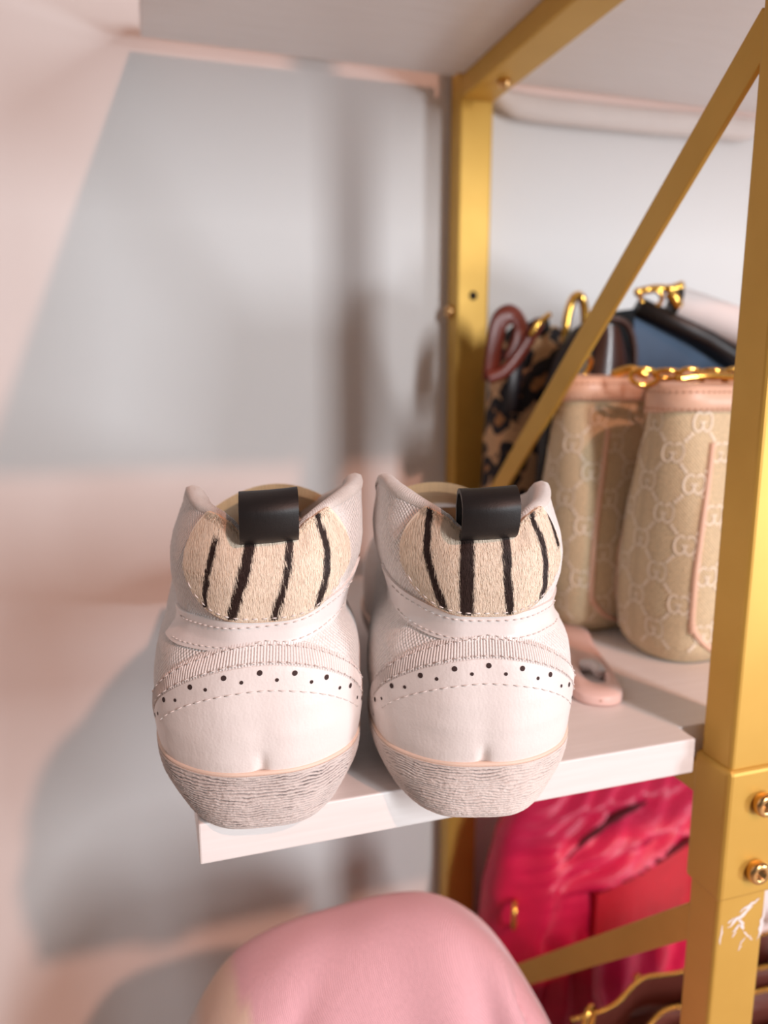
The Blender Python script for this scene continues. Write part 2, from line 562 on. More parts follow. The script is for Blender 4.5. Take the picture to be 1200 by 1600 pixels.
class Sneaker:
    def __init__(self, sig, name, loc, az, label, stripes, group):
        self.sig = sig
        self.sway = 0.075 if sig < 0 else 0.0
        self.s, self.C = shoe_outline(sig)
        self.L = self.s[-1]
        self.root = empty(name, loc, -math.radians(az))
        tag(self.root, label, 'sneaker', group)
        self.stripes = stripes
        self.build()
    def P(self, s):
        s = np.asarray(s, float) % self.L
        x = np.interp(s, self.s, self.C[:, 0]); y = np.interp(s, self.s, self.C[:, 1])
        h = 0.0015
        xa = np.interp((s - h) % self.L, self.s, self.C[:, 0]); ya = np.interp((s - h) % self.L, self.s, self.C[:, 1])
        xb = np.interp((s + h) % self.L, self.s, self.C[:, 0]); yb = np.interp((s + h) % self.L, self.s, self.C[:, 1])
        tx, ty = xb - xa, yb - ya
        l = np.hypot(tx, ty) + 1e-12
        # curve runs heel -> +x side, so outward is to the right of travel
        return x, y, ty / l, -tx / l
    def A(self, s):
        s = (np.asarray(s, float) + self.L / 2) % self.L - self.L / 2
        return np.abs(s), np.sign(s)
    def H(self, s):
        a, sg = self.A(s)
        h = np.interp(a, H_TAB[:, 0], H_TAB[:, 1])
        # medial wing stands a little higher
        med = (sg * self.sig) < 0
        return h + np.where(med, 0.0022, -0.0014) * sstep(0.02, 0.05, a)
    def f(self, s, z):
        a, sg = self.A(s)
        z = np.asarray(z, float)
        r = np.interp(z, F_TAB[:, 0], F_TAB[:, 1] * 1e-3)
        med = (sg * self.sig) < 0
        r = r + np.where(med, 0.0062, -0.0008) * sstep(0.086, 0.130, z) * sstep(0.022, 0.055, a)
        r = r - 0.0036 * sstep(0.064, 0.078, z) * sstep(0.008, 0.035, a)
        # padded collar folds in on each side of the pull tab
        r = r - 0.0022 * np.exp(-((a - 0.0115) / 0.0035) ** 2) * sstep(0.105, 0.114, z)
        # pinched seam above the sole and soft creases
        r = r - 0.0016 * np.exp(-(a / 0.0018) ** 2) * (1 - sstep(0.026, 0.036, z)) - 0.0005 * np.exp(-(a / 0.004) ** 2) * (1 - sstep(0.026, 0.055, z))
        r = r + 0.0007 * (fbm(a * sg * 60 + 40, z * 110 + 9 * self.sig, 2) - 0.5)
        return r
    def S(self, s, z, off=0.0):
        x, y, nx, ny = self.P(s)
        r = self.f(s, z) + off
        lean = 0.05 * np.clip(np.asarray(z) - 0.08, 0, 1)
        sway = self.sway * np.clip(np.asarray(z) - 0.05, 0, 1)
        return np.stack([x + nx * r + sway, y + ny * r + lean, np.asarray(z, float) + 0 * x], -1)
    def full(self, s, t):
        """whole upper, t 0 at the sole .. 1 at the top line / throat"""
        a, sg = self.A(s)
        H = self.H(s)
        z = FZ0 + t * (H - FZ0)
        heel = self.S(s, z)
        x, y, nx, ny = self.P(s)
        Lh = self.L / 2
        r = np.clip((a - 0.085) / (Lh - 0.085), 0, 1)
        qy = 0.085 + r * 0.115
        qx = sg * 0.030 * np.sqrt(np.clip(1 - r ** 2.2, 0, 1)) * (1 - 0.35 * r)
        qz = 0.122 - 0.054 * r ** 0.7
        th = t * PI / 2
        g = 1 - np.cos(th)
        zz = FZ0 + (qz - FZ0) * np.sin(th) ** 0.9
        px = x + nx * -0.001; py = y + ny * -0.001
        bul = 0.003 * np.sin(t * PI)
        toe = np.stack([px + (qx - px) * g + nx * bul, py + (qy - py) * g + ny * bul, zz], -1)
        k = sstep(0.085, 0.15, a)[..., None]
        return heel * (1 - k) + toe * k
    def panel(self, name, sfun, na, nb, h, mat, parent=None, edge=0.0006):
        """raised patch; sfun(A,B)->(s,z) with A in -1..1, B in 0..1"""
        A, B = np.meshgrid(np.linspace(-1, 1, na), np.linspace(0, 1, nb), indexing='ij')
        s, z = sfun(A, B)
        top = self.S(s, z, h)
        mb = MB()
        uv = np.stack([s, z], -1)
        # rounded border: outer ring tucked into the surface
        mb.grid(top, uv=uv)
        low = self.S(s, z, -0.0008)
        ring = [(i, 0) for i in range(na)] + [(na - 1, j) for j in range(1, nb)] + [(i, nb - 1) for i in range(na - 2, -1, -1)] + [(0, j) for j in range(nb - 2, 0, -1)]
        R1 = np.array([top[i, j] for i, j in ring]); R2 = np.array([low[i, j] for i, j in ring])
        U = np.array([uv[i, j] for i, j in ring])
        mb.grid(np.stack([R1, R2], 1), closed_u=True, flip=True, uv=np.stack([U, U], 1))
        return mb.build(name, mat, parent or self.root)
    def stitches(self, name, path_fun, s0, s1, off, parent, L=0.0023, gap=0.0034, wd=0.00038, mat='thread'):
        mb = MB(); hb = MB()
        n = int(abs(s1 - s0) / gap)
        for i in range(n + 1):
            sc = s0 + (s1 - s0) * i / max(1, n)
            z1 = path_fun(sc - L / 2); z2 = path_fun(sc + L / 2)
            p = self.S(sc - L / 2, z1, off); q = self.S(sc + L / 2, z2, off); m = self.S(sc, (z1 + z2) / 2, off + 0.00028)
            mb.tube(np.array([p, m, q]), [wd * 0.6, wd, wd * 0.6], 6)
            for sh in (-0.5, 0.5):
                if sh > 0 and i < n: continue
                zc = path_fun(sc + sh * gap)
                self.disc(hb, sc + sh * gap, zc, 0.00042, off - 0.00016)
        o = mb.build(name, MAT[mat], parent)
        o['kind'] = 'stuff'
        o2 = hb.build('stitch_holes', MAT['thread_hole'], parent, smooth=False)
        o2['kind'] = 'stuff'
        return o
    def disc(self, mb, s, z, r, off, n=8):
        ang = np.linspace(0, 2 * PI, n, endpoint=False)
        ring = self.S(s + r * np.cos(ang), z + r * np.sin(ang), off)
        c = self.S(s, z, off)
        mb.add(np.vstack([ring, c[None]]), [(i, (i + 1) % n, n) for i in range(n)])
    def zc(self, s):       # upper edge of the heel counter
        a, _ = self.A(s)
        return np.maximum(0.0262, 0.0665 - 0.0250 * (a / 0.05) ** 2.1)
    def strip(self, poly, s, z):
        pass
    def stripe_mask(self, s, z):
        m = np.zeros_like(s)
        for pts, wd in self.stripes:
            zz = [p[1] for p in pts]; ss = [p[0] for p in pts]
            o = np.argsort(zz); zz = np.array(zz)[o]; ss = np.array(ss)[o]
            c = np.interp(z, zz, ss)
            jit = 0.0007 * (fbm(s * 900 + 5, z * 400, 2) - 0.5)
            d = np.abs(s - c + jit)
            inz = (z > zz[0] - 0.0004) & (z < zz[-1] + 0.0006)
            m = np.maximum(m, np.where(inz, 1 - sstep(wd * 0.42, wd * 0.58, d), 0))
        return m
    def build(self):
        R = self.root; sig = self.sig
        # ---- outsole with a rough, ridged side
        nh, nf = 420, 150
        hs = np.linspace(-0.085, 0.085, nh); fs_ = np.linspace(0.085, self.L - 0.085, nf + 2)[1:-1]
        sc = np.concatenate([hs, fs_])
        zt = 0.0245
        zr = np.concatenate([[0.0], np.linspace(0.0006, zt, 84)])
        Sg, Zg = np.meshgrid(sc, zr, indexing='ij')
        x, y, nx, ny = self.P(Sg)
        prof = np.interp(Zg, [0, 0.0006, 0.003, 0.008, 0.016, zt], [-0.0052, -0.0032, -0.0016, -0.0004, 0.0009, 0.0015])
        aS = np.abs((Sg + self.L / 2) % self.L - self.L / 2)
        prof = prof - 0.0060 * (1 - sstep(-0.006, 0.022, Zg)) * sstep(0.012, 0.045, aS)
        wob = fbm(Sg * 90 + 3 * sig, Zg * 160, 2) * 2.2
        ph = Zg / 0.00120 + wob + 0.5 * fbm(Sg * 500, Zg * 300, 2)
        frac = ph - np.floor(ph)
        amp = 0.35 + 0.9 * fbm(Sg * 320 + 11, Zg * 900 + 2, 2)
        crack = np.exp(-((frac - 0.5) / 0.17) ** 2) * np.clip((amp - 0.42) * 2.0, 0, 1)
        rough = fbm(Sg * 1500, Zg * 1500, 2) - 0.5
        keep = sstep(0.0, 0.002, Zg) * (1 - sstep(zt - 0.0012, zt, Zg))
        r = prof + keep * (-0.0008 * crack + 0.00035 * rough)
        G = np.stack([x + nx * r, y + ny * r, Zg], -1)
        dirt = crack * ((0.80 if sig < 0 else 0.50) + 0.7 * sstep(0.35, 0.75, fbm(Sg * 60 + 20 * sig, Zg * 130, 3))) * keep
        base = np.array((rgb(218, 206, 200) if sig < 0 else rgb(230, 217, 210))[:3]); dk = np.array(rgb(96, 80, 80)[:3]); dk2 = np.array(rgb(66, 54, 56)[:3])
        c = base * (1 - np.clip(dirt, 0, 1)[..., None] * 0.85) + dk * np.clip(dirt, 0, 1)[..., None] * 0.85
        heavy = (sstep(0.62, 0.78, fbm(Sg * 150 + 7, Zg * 420 + 5 * sig, 2)) * crack * keep * (1.0 if sig < 0 else 0.5))[..., None]
        c = c * (1 - heavy) + dk2 * heavy
        mb = MB()
        mb.grid(G, closed_u=True, flip=True, col=c)
        # top ledge and underside
        n = len(sc)
        xx, yy, nnx, nny = self.P(sc)
        def ring(off, z): return np.stack([xx + nnx * off, yy + nny * off, np.full(n, z)], -1)
        bc = np.tile(base, (n, 1))
        def rr(P_, Q_): mb.grid(np.stack([P_, Q_], 1), closed_u=True, col=np.stack([bc, bc], 1))
        rr(G[:, -1], ring(-0.004, zt + 0.0002))
        mid = np.stack([xx * 0.35, 0.03 + (yy - 0.0) * 0.8, np.full(n, 0.0008)], -1)
        mb.grid(np.stack([G[:, 0], mid, np.stack([xx * 0.01, 0.03 + yy * 0.8, np.full(n, 0.001)], -1)], 1), closed_u=True, flip=False, col=np.stack([bc, bc, bc], 1))
        sole = mb.build('outsole', MAT['sole'], R)
        # thin welt line
        mb = MB()
        ss = np.linspace(0, self.L, 260, endpoint=False)
        x, y, nx, ny = self.P(ss)
        mb.tube(np.stack([x + nx * 0.0003, y + ny * 0.0003, np.full(len(ss), zt + 0.0006)], -1), 0.0011, 8, closed=True, ry=0.0009, up=(0, 0, 1))
        mb.build('welt', MAT['welt'], sole)
        # ---- upper
        nS = 300; nT = 46
        ss = np.concatenate([np.linspace(-0.12, 0.12, 200), np.linspace(0.12, self.L - 0.12, 102)[1:-1]])
        Sg, T = np.meshgrid(ss, np.linspace(0, 1, nT), indexing='ij')
        U = self.full(Sg, T)
        sgn = (Sg + self.L / 2) % self.L - self.L / 2
        uv = np.stack([sgn, U[..., 2] + 0.5 * np.clip(U[..., 1] - 0.1, 0, 1)], -1)
        mb = MB(); mb.grid(U, closed_u=True, uv=uv)
        upper = mb.build('upper', MAT['canvas'], R)
        # ---- padded lining rolling over the top line
        ss = np.linspace(-0.150, 0.150, 200)
        Ht = self.H(ss)
        kk = sstep(0.085, 0.15, np.abs(ss))
        rows = []
        def inner(off, dz):
            p = self.full(ss, np.ones_like(ss))
            x, y, nx, ny = self.P(ss)
            q = p.copy()
            q[:, 0] += nx * off; q[:, 1] += ny * off; q[:, 2] += dz
            return q
        pad = 1 + 0.55 * sstep(0.013, 0.045, np.abs(ss))
        for off, dz in ((0.0004, -0.0012), (0.0006, -0.0004), (0.0000, 0.0007), (-0.0016, 0.0012), (-0.0034, 0.0006), (-0.0048, -0.001), (-0.0053, -0.005), (-0.0052, -0.012), (-0.0040, -0.024), (-0.0036, -0.040), (-0.0048, -0.060), (-0.006, -0.080)):
            rows.append(inner(off * pad if off < 0 else off, dz * (pad if abs(dz) < 0.006 else 1)))
        G = np.array(rows).transpose(1, 0, 2)
        uv = np.stack([np.tile(ss[:, None], (1, len(rows))), G[..., 2]], -1)
        mb = MB(); mb.grid(G, uv=uv)
        mb.build('collar_lining', MAT['lining'], upper)
        # ---- insole
        mb = MB()
        x, y, nx, ny = self.P(np.linspace(0, self.L, 120, endpoint=False))
        o1 = np.stack([x - nx * 0.002, y - ny * 0.002, np.full(120, 0.032)], -1)
        mb.grid(np.stack([o1, np.stack([x * 0.02, 0.03 + y * 0.8, np.full(120, 0.031)], -1)], 1), closed_u=True)
        mb.build('insole', MAT['cream'], R)
        # ---- tongue
        A, B = np.meshgrid(np.linspace(-1, 1, 21), np.linspace(0, 1, 25), indexing='ij')
        yy = 0.205 - 0.118 * B + 0.004 * B * A ** 2
        zz = 0.0645 + 0.0540 * B ** 1.25 - 0.016 * A ** 2 * (0.3 + 0.7 * B) - sig * 0.0085 * A * B ** 2
        xx = A * (0.018 + 0.016 * B)
        top = np.stack([xx, yy + 0.004 * A ** 2 * B, zz], -1)
        uv = np.stack([xx, yy], -1)
        mb = MB(); mb.grid(top, uv=uv)
        bot = top.copy(); bot[..., 2] -= 0.005; bot[..., 1] += 0.003
        mb.grid(bot, flip=True, uv=uv)
        ringi = [(i, 0) for i in range(21)] + [(20, j) for j in range(1, 25)] + [(i, 24) for i in range(19, -1, -1)] + [(0, j) for j in range(23, 0, -1)]
        mb.grid(np.stack([[top[i] for i in ringi], [bot[i] for i in ringi]], 1), closed_u=True, flip=True, uv=np.stack([[uv[i] for i in ringi]] * 2, 1))
        tongue = mb.build('tongue', MAT['cream'], R)
        # laces
        for i in range(5):
            q = 0.105 + 0.018 * i
            hz = 0.104 - 0.0080 * i
            ww = 0.027 - 0.0018 * i
            pts = catmull([(-ww, q + 0.004, hz - 0.012), (-ww * 0.5, q + 0.001, hz), (0, q - 0.001, hz + 0.003), (ww * 0.5, q + 0.001, hz), (ww, q + 0.004, hz - 0.012)], 24)
            mb = MB(); mb.tube(pts, 0.0042, 8, ry=0.0013, up=(0, -0.4, 1)); mb.build('lace', MAT['rib'], R)
        # ---- heel counter
        ctr = self.panel('heel_counter', lambda A, B: (A * 0.0655, 0.0246 + B * (self.zc(A * 0.0655) - 0.0246)), 150, 40, 0.0012, MAT['white_leather'])
        # ---- ribbed tape above the counter
        def tape(A, B):
            s = A * 0.072
            z0 = self.zc(s) - 0.0005
            return s, z0 + B * 0.0092
        tp = self.panel('ribbed_tape', tape, 260, 16, 0.0009, MAT['rib'])
        # cords of the tape
        mb = MB()
        for i in range(120):
            s = -0.066 + 0.132 * i / 119
            z0 = float(self.zc(s))
            zz = np.linspace(z0 + 0.0002, z0 + 0.0083, 5)
            mb.tube(self.S(np.full(5, s), zz, 0.00085), [0.0003, 0.00042, 0.00042, 0.00042, 0.0003], 6)
        ob = mb.build('tape_cords', MAT['rib'], tp); ob['kind'] = 'stuff'
        self.stitches('stitching', lambda s: float(self.zc(s)) + 0.0070, -0.049, 0.049, 0.0013, tp, 0.0020, 0.0034, 0.00024)
        self.stitches('stitching', lambda s: float(self.zc(s)) + 0.0012, -0.049, 0.049, 0.0013, tp, 0.0020, 0.0034, 0.00024)
        self.stitches('stitching', lambda s: float(self.zc(s)) - 0.0088, -0.041, 0.041, 0.0013, ctr, 0.0026, 0.0036, 0.00027)
        # brogue perforations
        mb = MB()
        for i in range(-9, 10):
            s = i * 0.0062 + (0.0010 if sig > 0 else -0.0008)
            big = i % 2 == 0
            self.disc(mb, s, float(self.zc(s)) - (0.0022 if big else 0.0049), 0.00100 if big else 0.00068, 0.00135, 12)
        ob = mb.build('perforations', MAT['perf'], ctr, smooth=False); ob['kind'] = 'stuff'
        # ---- smooth ankle strap
        tl = 0.045 if sig < 0 else 0.0
        def slo(s):
            a, _ = self.A(s)
            return tl * s + 0.0720 + 0.0016 * np.exp(-((s - 0.001) / 0.0055) ** 2) + (0.0000 + 0.0036 * (np.asarray(s) * self.sig < 0)) * (a / 0.04) ** 2
        def shi(s):
            a, _ = self.A(s)
            return tl * s + 0.0830 + (0.0004 + 0.0050 * (np.asarray(s) * self.sig < 0)) * (a / 0.04) ** 2
        def strap(A, B):
            s = A * 0.058
            return s, slo(s) + B * (shi(s) - slo(s))
        st = self.panel('ankle_strap', strap, 140, 18, 0.0011, MAT['white_strap'])
        self.stitches('stitching', lambda s: float(slo(s)) + 0.0013, -0.046, 0.046, 0.0012, st, 0.0022, 0.0034, 0.00026)
        self.stitches('stitching', lambda s: float(shi(s)) - 0.0026, -0.046, 0.046, 0.0012, st, 0.0022, 0.0034, 0.00026)
        # ---- zebra fur patch
        W = 0.0356
        rnd = lambda A: np.sqrt(np.clip(1 - np.abs(A) ** 2.7, 0, 1))
        zl = lambda A: 0.1060 - 0.0238 * rnd(A)
        zu = lambda A: np.minimum(self.H(A * W) + 0.0003, 0.1062 + 0.0205 * rnd(A))
        def fur(A, B):
            s = A * W
            return s, zl(A) + B * (zu(A) - zl(A))
        na, nb = 170, 90
        A, B = np.meshgrid(np.sin(np.linspace(-PI / 2, PI / 2, na)), np.linspace(0, 1, nb), indexing='ij')
        s, z = fur(A, B)
        top = self.S(s, z, 0.0018)
        cm = self.stripe_mask(s, z)[..., None]
        light = np.array(rgb(248, 230, 208)[:3]); dark = np.array(rgb(46, 26, 20)[:3]); edgec = np.array(rgb(236, 190, 150)[:3])
        tone = (0.92 + 0.14 * fbm(s * 300, z * 90, 3))[..., None]
        eg = np.clip(1 - sstep(0.0, 0.0016, (z - zl(A)) / (1 + 3.0 * np.abs(A) ** 2)), 0, 1)[..., None]
        cc = light * tone * (1 - eg) + edgec * eg
        cc = cc * (1 - cm) + dark * cm
        mb = MB()
        mb.grid(top, col=cc)
        low = self.S(s, z, -0.0006)
        ring = [(i, 0) for i in range(na)] + [(na - 1, j) for j in range(1, nb)] + [(i, nb - 1) for i in range(na - 2, -1, -1)] + [(0, j) for j in range(nb - 2, 0, -1)]
        mb.grid(np.stack([[top[q] for q in ring], [low[q] for q in ring]], 1), closed_u=True, flip=True, col=np.stack([[edgec] * len(ring)] * 2, 1))
        patch = mb.build('fur_patch', MAT['fur'], R)
        # hairs
        N = 17000
        ra = rng.uniform(-0.985, 0.985, N); rb = rng.uniform(0.03, 1.0, N)
        ntop = 1500                                       # fringe along the top edge
        ra[:ntop] = rng.uniform(-0.75, 0.75, ntop); rb[:ntop] = rng.uniform(0.96, 1.0, ntop)
        hs_, hz_ = fur(ra, rb)
        Lh = rng.uniform(0.0035, 0.0070, N)
        side = rng.normal(0.10, 0.09, N) + 0.12 * (fbm(hs_ * 260, hz_ * 200, 2) - 0.5)
        lift = rng.uniform(0.0001, 0.00040, N)
        dn = -np.ones(N)
        dn[:ntop] = rng.uniform(-0.7, 0.7, ntop); lift[:ntop] *= 3.0; Lh[:ntop] *= 0.45
        root = self.S(hs_, hz_, 0.0016)
        zlim = zl(ra) + 0.0003
        midp = self.S(hs_ + side * Lh * 0.5, np.maximum(hz_ + dn * Lh * 0.5, zlim), 0.0018 + lift)
        tip = self.S(hs_ + side * Lh, np.maximum(hz_ + dn * Lh, zlim), 0.0018 + lift * 0.75)
        x, y, nx, ny = self.P(hs_)
        wdir = np.stack([-ny, nx, np.zeros(N)], -1)
        hw = rng.uniform(0.00007, 0.00013, N)[:, None]
        V = np.stack([root - wdir * hw, root + wdir * hw, midp - wdir * hw * 0.8, midp + wdir * hw * 0.8, tip], 1).reshape(-1, 3)
        F = []
        for i in range(N):
            b = 5 * i
            F += [(b, b + 1, b + 3, b + 2), (b + 2, b + 3, b + 4)]
        hm = self.stripe_mask(hs_, hz_)[:, None]
        tn = rng.uniform(0.94, 1.07, N)[:, None]
        hc = np.clip((light * (1 - hm) + dark * hm) * tn, 0, 1)
        hc = np.repeat(hc, 5, 0)
        ob = mk('fur_hairs', V, F, MAT['fur'], patch, True, None, hc); ob['kind'] = 'stuff'
        self.stitches('stitching', lambda q: float(zl(q / W)) + 0.0016, -0.031, 0.031, 0.0020, patch, 0.0020, 0.0033, 0.00030)
        # ---- black pull tab
        prof = catmull([(0.0060, 0.1105), (-0.0002, 0.1128), (-0.0034, 0.1162), (-0.0048, 0.1215), (-0.0042, 0.1245), (-0.0012, 0.1274), (0.0036, 0.1288), (0.0086, 0.1274), (0.0110, 0.1230), (0.0112, 0.118), (0.0108, 0.110)], 60)
        hwid = 0.0102
        xs = np.linspace(-hwid, hwid, 15)
        def sheet(off):
            T = np.gradient(prof, axis=0); T /= np.linalg.norm(T, axis=1)[:, None]
            nn = np.stack([-T[:, 1], T[:, 0]], -1)
            q = prof + nn * off
            G = np.zeros((len(xs), len(q), 3))
            for i, xx in enumerate(xs):
                G[i, :, 0] = xx + self.sway * 0.068
                G[i, :, 1] = q[:, 0] + 0.0016 * (xx / hwid) ** 2
                G[i, :, 2] = q[:, 1] + 0.0006 * (xx / hwid)
            return G
        Go, Gi = sheet(0.0009), sheet(-0.0009)
        mb = MB()
        mb.grid(Go); mb.grid(Gi, flip=True)
        for a_, fl in ((0, False), (len(xs) - 1, True)):
            mb.grid(np.stack([Go[a_], Gi[a_]], 1), flip=fl)
        tab = mb.build('pull_tab', MAT['black_leather'], R)
        tab['label'] = 'black leather pull tab'

st_L = [([(-0.0195, 0.1150), (-0.0208, 0.105), (-0.0232, 0.094), (-0.0240, 0.0892)], 0.0026),
        ([(-0.0062, 0.1145), (-0.0085, 0.102), (-0.0115, 0.0900), (-0.0122, 0.0862)], 0.0040),
        ([(0.0074, 0.1145), (0.0064, 0.102), (0.0038, 0.0900), (0.0032, 0.0856)], 0.0027),
        ([(0.0166, 0.1225), (0.0208, 0.1170), (0.0222, 0.110), (0.0222, 0.099), (0.0198, 0.0885)], 0.0034),
        ([(-0.0305, 0.1225), (-0.0352, 0.116), (-0.0368, 0.1090)], 0.0016)]
st_R = [([(-0.0208, 0.1250), (-0.0240, 0.1190), (-0.0226, 0.108), (-0.0190, 0.096), (-0.0160, 0.0878)], 0.0034),
        ([(-0.0078, 0.1145), (-0.0082, 0.102), (-0.0074, 0.0858)], 0.0052),
        ([(0.0060, 0.1145), (0.0062, 0.102), (0.0078, 0.090), (0.0084, 0.0858)], 0.0032),
        ([(0.0158, 0.1222), (0.0205, 0.1155), (0.0226, 0.107), (0.0238, 0.097), (0.0235, 0.0895)], 0.0034),
        ([(0.0262, 0.1255), (0.0318, 0.1180), (0.0335, 0.108)], 0.0026)]

shoe_grp = 'white zebra-heel sneakers'
Sneaker(-1, 'sneaker', (0.0335, 0.2565, ZS), 8.0, 'white leather sneaker with zebra fur heel, nearer the free end of the shelf', st_L, shoe_grp)
Sneaker(+1, 'sneaker', (0.1140, 0.2380, ZS), 15.0, 'white leather sneaker with zebra fur heel, nearer the beige monogram bag', st_R, shoe_grp)

# ------------------------------------------------------------------ beige monogram bag
MAT['beige_canvas'] = M_weave('beige_canvas', rgb(212, 190, 154), 520, 0.45, 0.8, 0.16, 0.1)
MAT['monogram'] = M_basic('pale_monogram', rgb(240, 226, 206), 0.75, var=0.05, vscale=900)
MAT['tan_leather'] = mat_leather('tan_leather', rgb(224, 182, 156), 0.42, 0.18, 0.05)
MAT['tan_thread'] = M_basic('tan_thread', rgb(190, 140, 110), 0.8)

def cap_plan(a, b, c, n=14):
    """closed plan: left end cap, near side, right end cap, far side (starts at the left tip)"""
    pts = []
    for k in range(n + 1):                       # left tip -> near side
        p = -k / n * PI / 2
        pts.append((-(a - c) - c * abs(math.cos(p)) ** 0.8, b * math.copysign(abs(math.sin(p)) ** 0.9, math.sin(p))))
    m = 10
    for k in range(1, m): pts.append((-(a - c) + 2 * (a - c) * k / m, -b))
    for k in range(2 * n + 1):
        p = -PI / 2 + k / (2 * n) * PI
        pts.append(((a - c) + c * abs(math.cos(p)) ** 0.8, b * math.copysign(abs(math.sin(p)) ** 0.9, math.sin(p))))
    for k in range(1, m): pts.append(((a - c) - 2 * (a - c) * k / m, b))
    for k in range(n):
        p = PI / 2 - k / n * PI / 2
        pts.append((-(a - c) - c * abs(math.cos(p)) ** 0.8, b * abs(math.sin(p)) ** 0.9))
    return np.array(pts)

class Pouch:
    def __init__(self, root, origin, a, b, h, prof, cap):
        self.o = np.array(origin); self.a, self.b, self.h, self.cap = a, b, h, cap
        self.prof = np.array(prof)
    def dims(self, z):
        q = z / self.h
        kb = np.interp(q, self.prof[:, 0], self.prof[:, 1]); ka = np.interp(q, self.prof[:, 0], self.prof[:, 2])
        return self.a * ka, self.b * kb
    def ring(self, z, off=0.0):
        a, b = self.dims(z)
        p = cap_plan(a + off, b + off, self.cap + off)
        return np.column_stack([p + self.o[:2], np.full(len(p), z + self.o[2])])
    def at(self, l, z, off=0.0):
        """l metres from the left tip, positive toward the near side"""
        r = self.ring(z, off)
        if l < 0: r = np.vstack([r[:1], r[1:][::-1]])
        d = np.concatenate([[0], np.cumsum(np.linalg.norm(np.diff(r, axis=0), axis=1))])
        L = abs(l)
        return np.array([np.interp(L, d, r[:, k]) for k in range(3)])

def glyph_G():
    """strokes of one letter G in a unit box, as polylines"""
    ang = np.linspace(math.radians(50), math.radians(320), 16)
    arc = np.stack([0.42 * np.cos(ang), 0.5 * np.sin(ang)], -1)
    bar = np.array([(arc[-1][0], arc[-1][1]), (0.40, -0.02), (0.10, -0.02)])
    return [arc, bar]

def ribbon(mb, pts3, nrm, wd):
    T = np.gradient(pts3, axis=0); T /= np.linalg.norm(T, axis=1)[:, None] + 1e-12
    s = np.cross(T, nrm); s /= np.linalg.norm(s, axis=1)[:, None] + 1e-12
    mb.grid(np.stack([pts3 - s * wd / 2, pts3 + s * wd / 2], 1))

def monogram(p, name, parent, lmin, lmax, zmin, zmax, off=0.00045):
    mb = MB()
    dx, dz = 0.0145, 0.0172
    S = 0.0105
    def flat_to(l, z):
        return p.at(l, z, off)
    def normal(l, z):
        a = p.at(l - 0.001, z, off); b = p.at(l + 0.001, z, off)
        t = b - a; t /= np.linalg.norm(t) + 1e-12
        u = p.at(l, z + 0.001, off) - p.at(l, z - 0.001, off); u /= np.linalg.norm(u) + 1e-12
        return np.cross(t, u)
    i0, i1 = int(lmin / dx) - 1, int(lmax / dx) + 1
    j0, j1 = int(zmin / dz) - 1, int(zmax / dz) + 1
    for i in range(i0, i1 + 1):
        for j in range(j0, j1 + 1):
            if (i + j) % 2: continue
            cl, cz = i * dx, j * dz + 0.004
            if lmin < cl < lmax and zmin < cz < zmax:
                for mir, sh in ((1, -0.26), (-1, 0.26)):
                    for st in glyph_G():
                        q = [flat_to(cl + (mir * a * 0.72 + sh) * S, cz + (b * mir if False else b) * S) for a, b in st]
                        nn = normal(cl, cz)
                        ribbon(mb, np.array(q), nn, 0.00105)
            for sx in (1, -1):                       # dotted lattice
                for k in (0.40, 0.50, 0.60):
                    l, z = cl + sx * dx * k, cz + dz * k
                    if lmin < l < lmax and zmin < z < zmax:
                        c = flat_to(l, z); nn = normal(l, z)
                        t = np.cross(nn, (0, 0, 1.0)); t /= np.linalg.norm(t) + 1e-9; u = np.cross(t, nn)
                        rr = 0.00105
                        ring = [c + rr * (math.cos(q) * t + math.sin(q) * u) for q in np.linspace(0, 2 * PI, 8, endpoint=False)]
                        mb.add(ring + [c + nn * 0.0001], [(q, (q + 1) % 8, 8) for q in range(8)])
    o = mb.build(name, MAT['monogram'], parent, smooth=False)
    return o

def ring_link(mb, c, rx, rz, r, rot=(0, 0, 0), n=28, m=8):
    R = Matrix.Rotation(rot[2], 3, 'Z') @ Matrix.Rotation(rot[1], 3, 'Y') @ Matrix.Rotation(rot[0], 3, 'X')
    R = np.array(R)
    t = np.linspace(0, 2 * PI, n, endpoint=False)
    pts = np.stack([rx * np.cos(t), 0 * t, rz * np.sin(t)], -1) @ R.T + np.array(c)
    mb.tube(pts, r, m, closed=True)

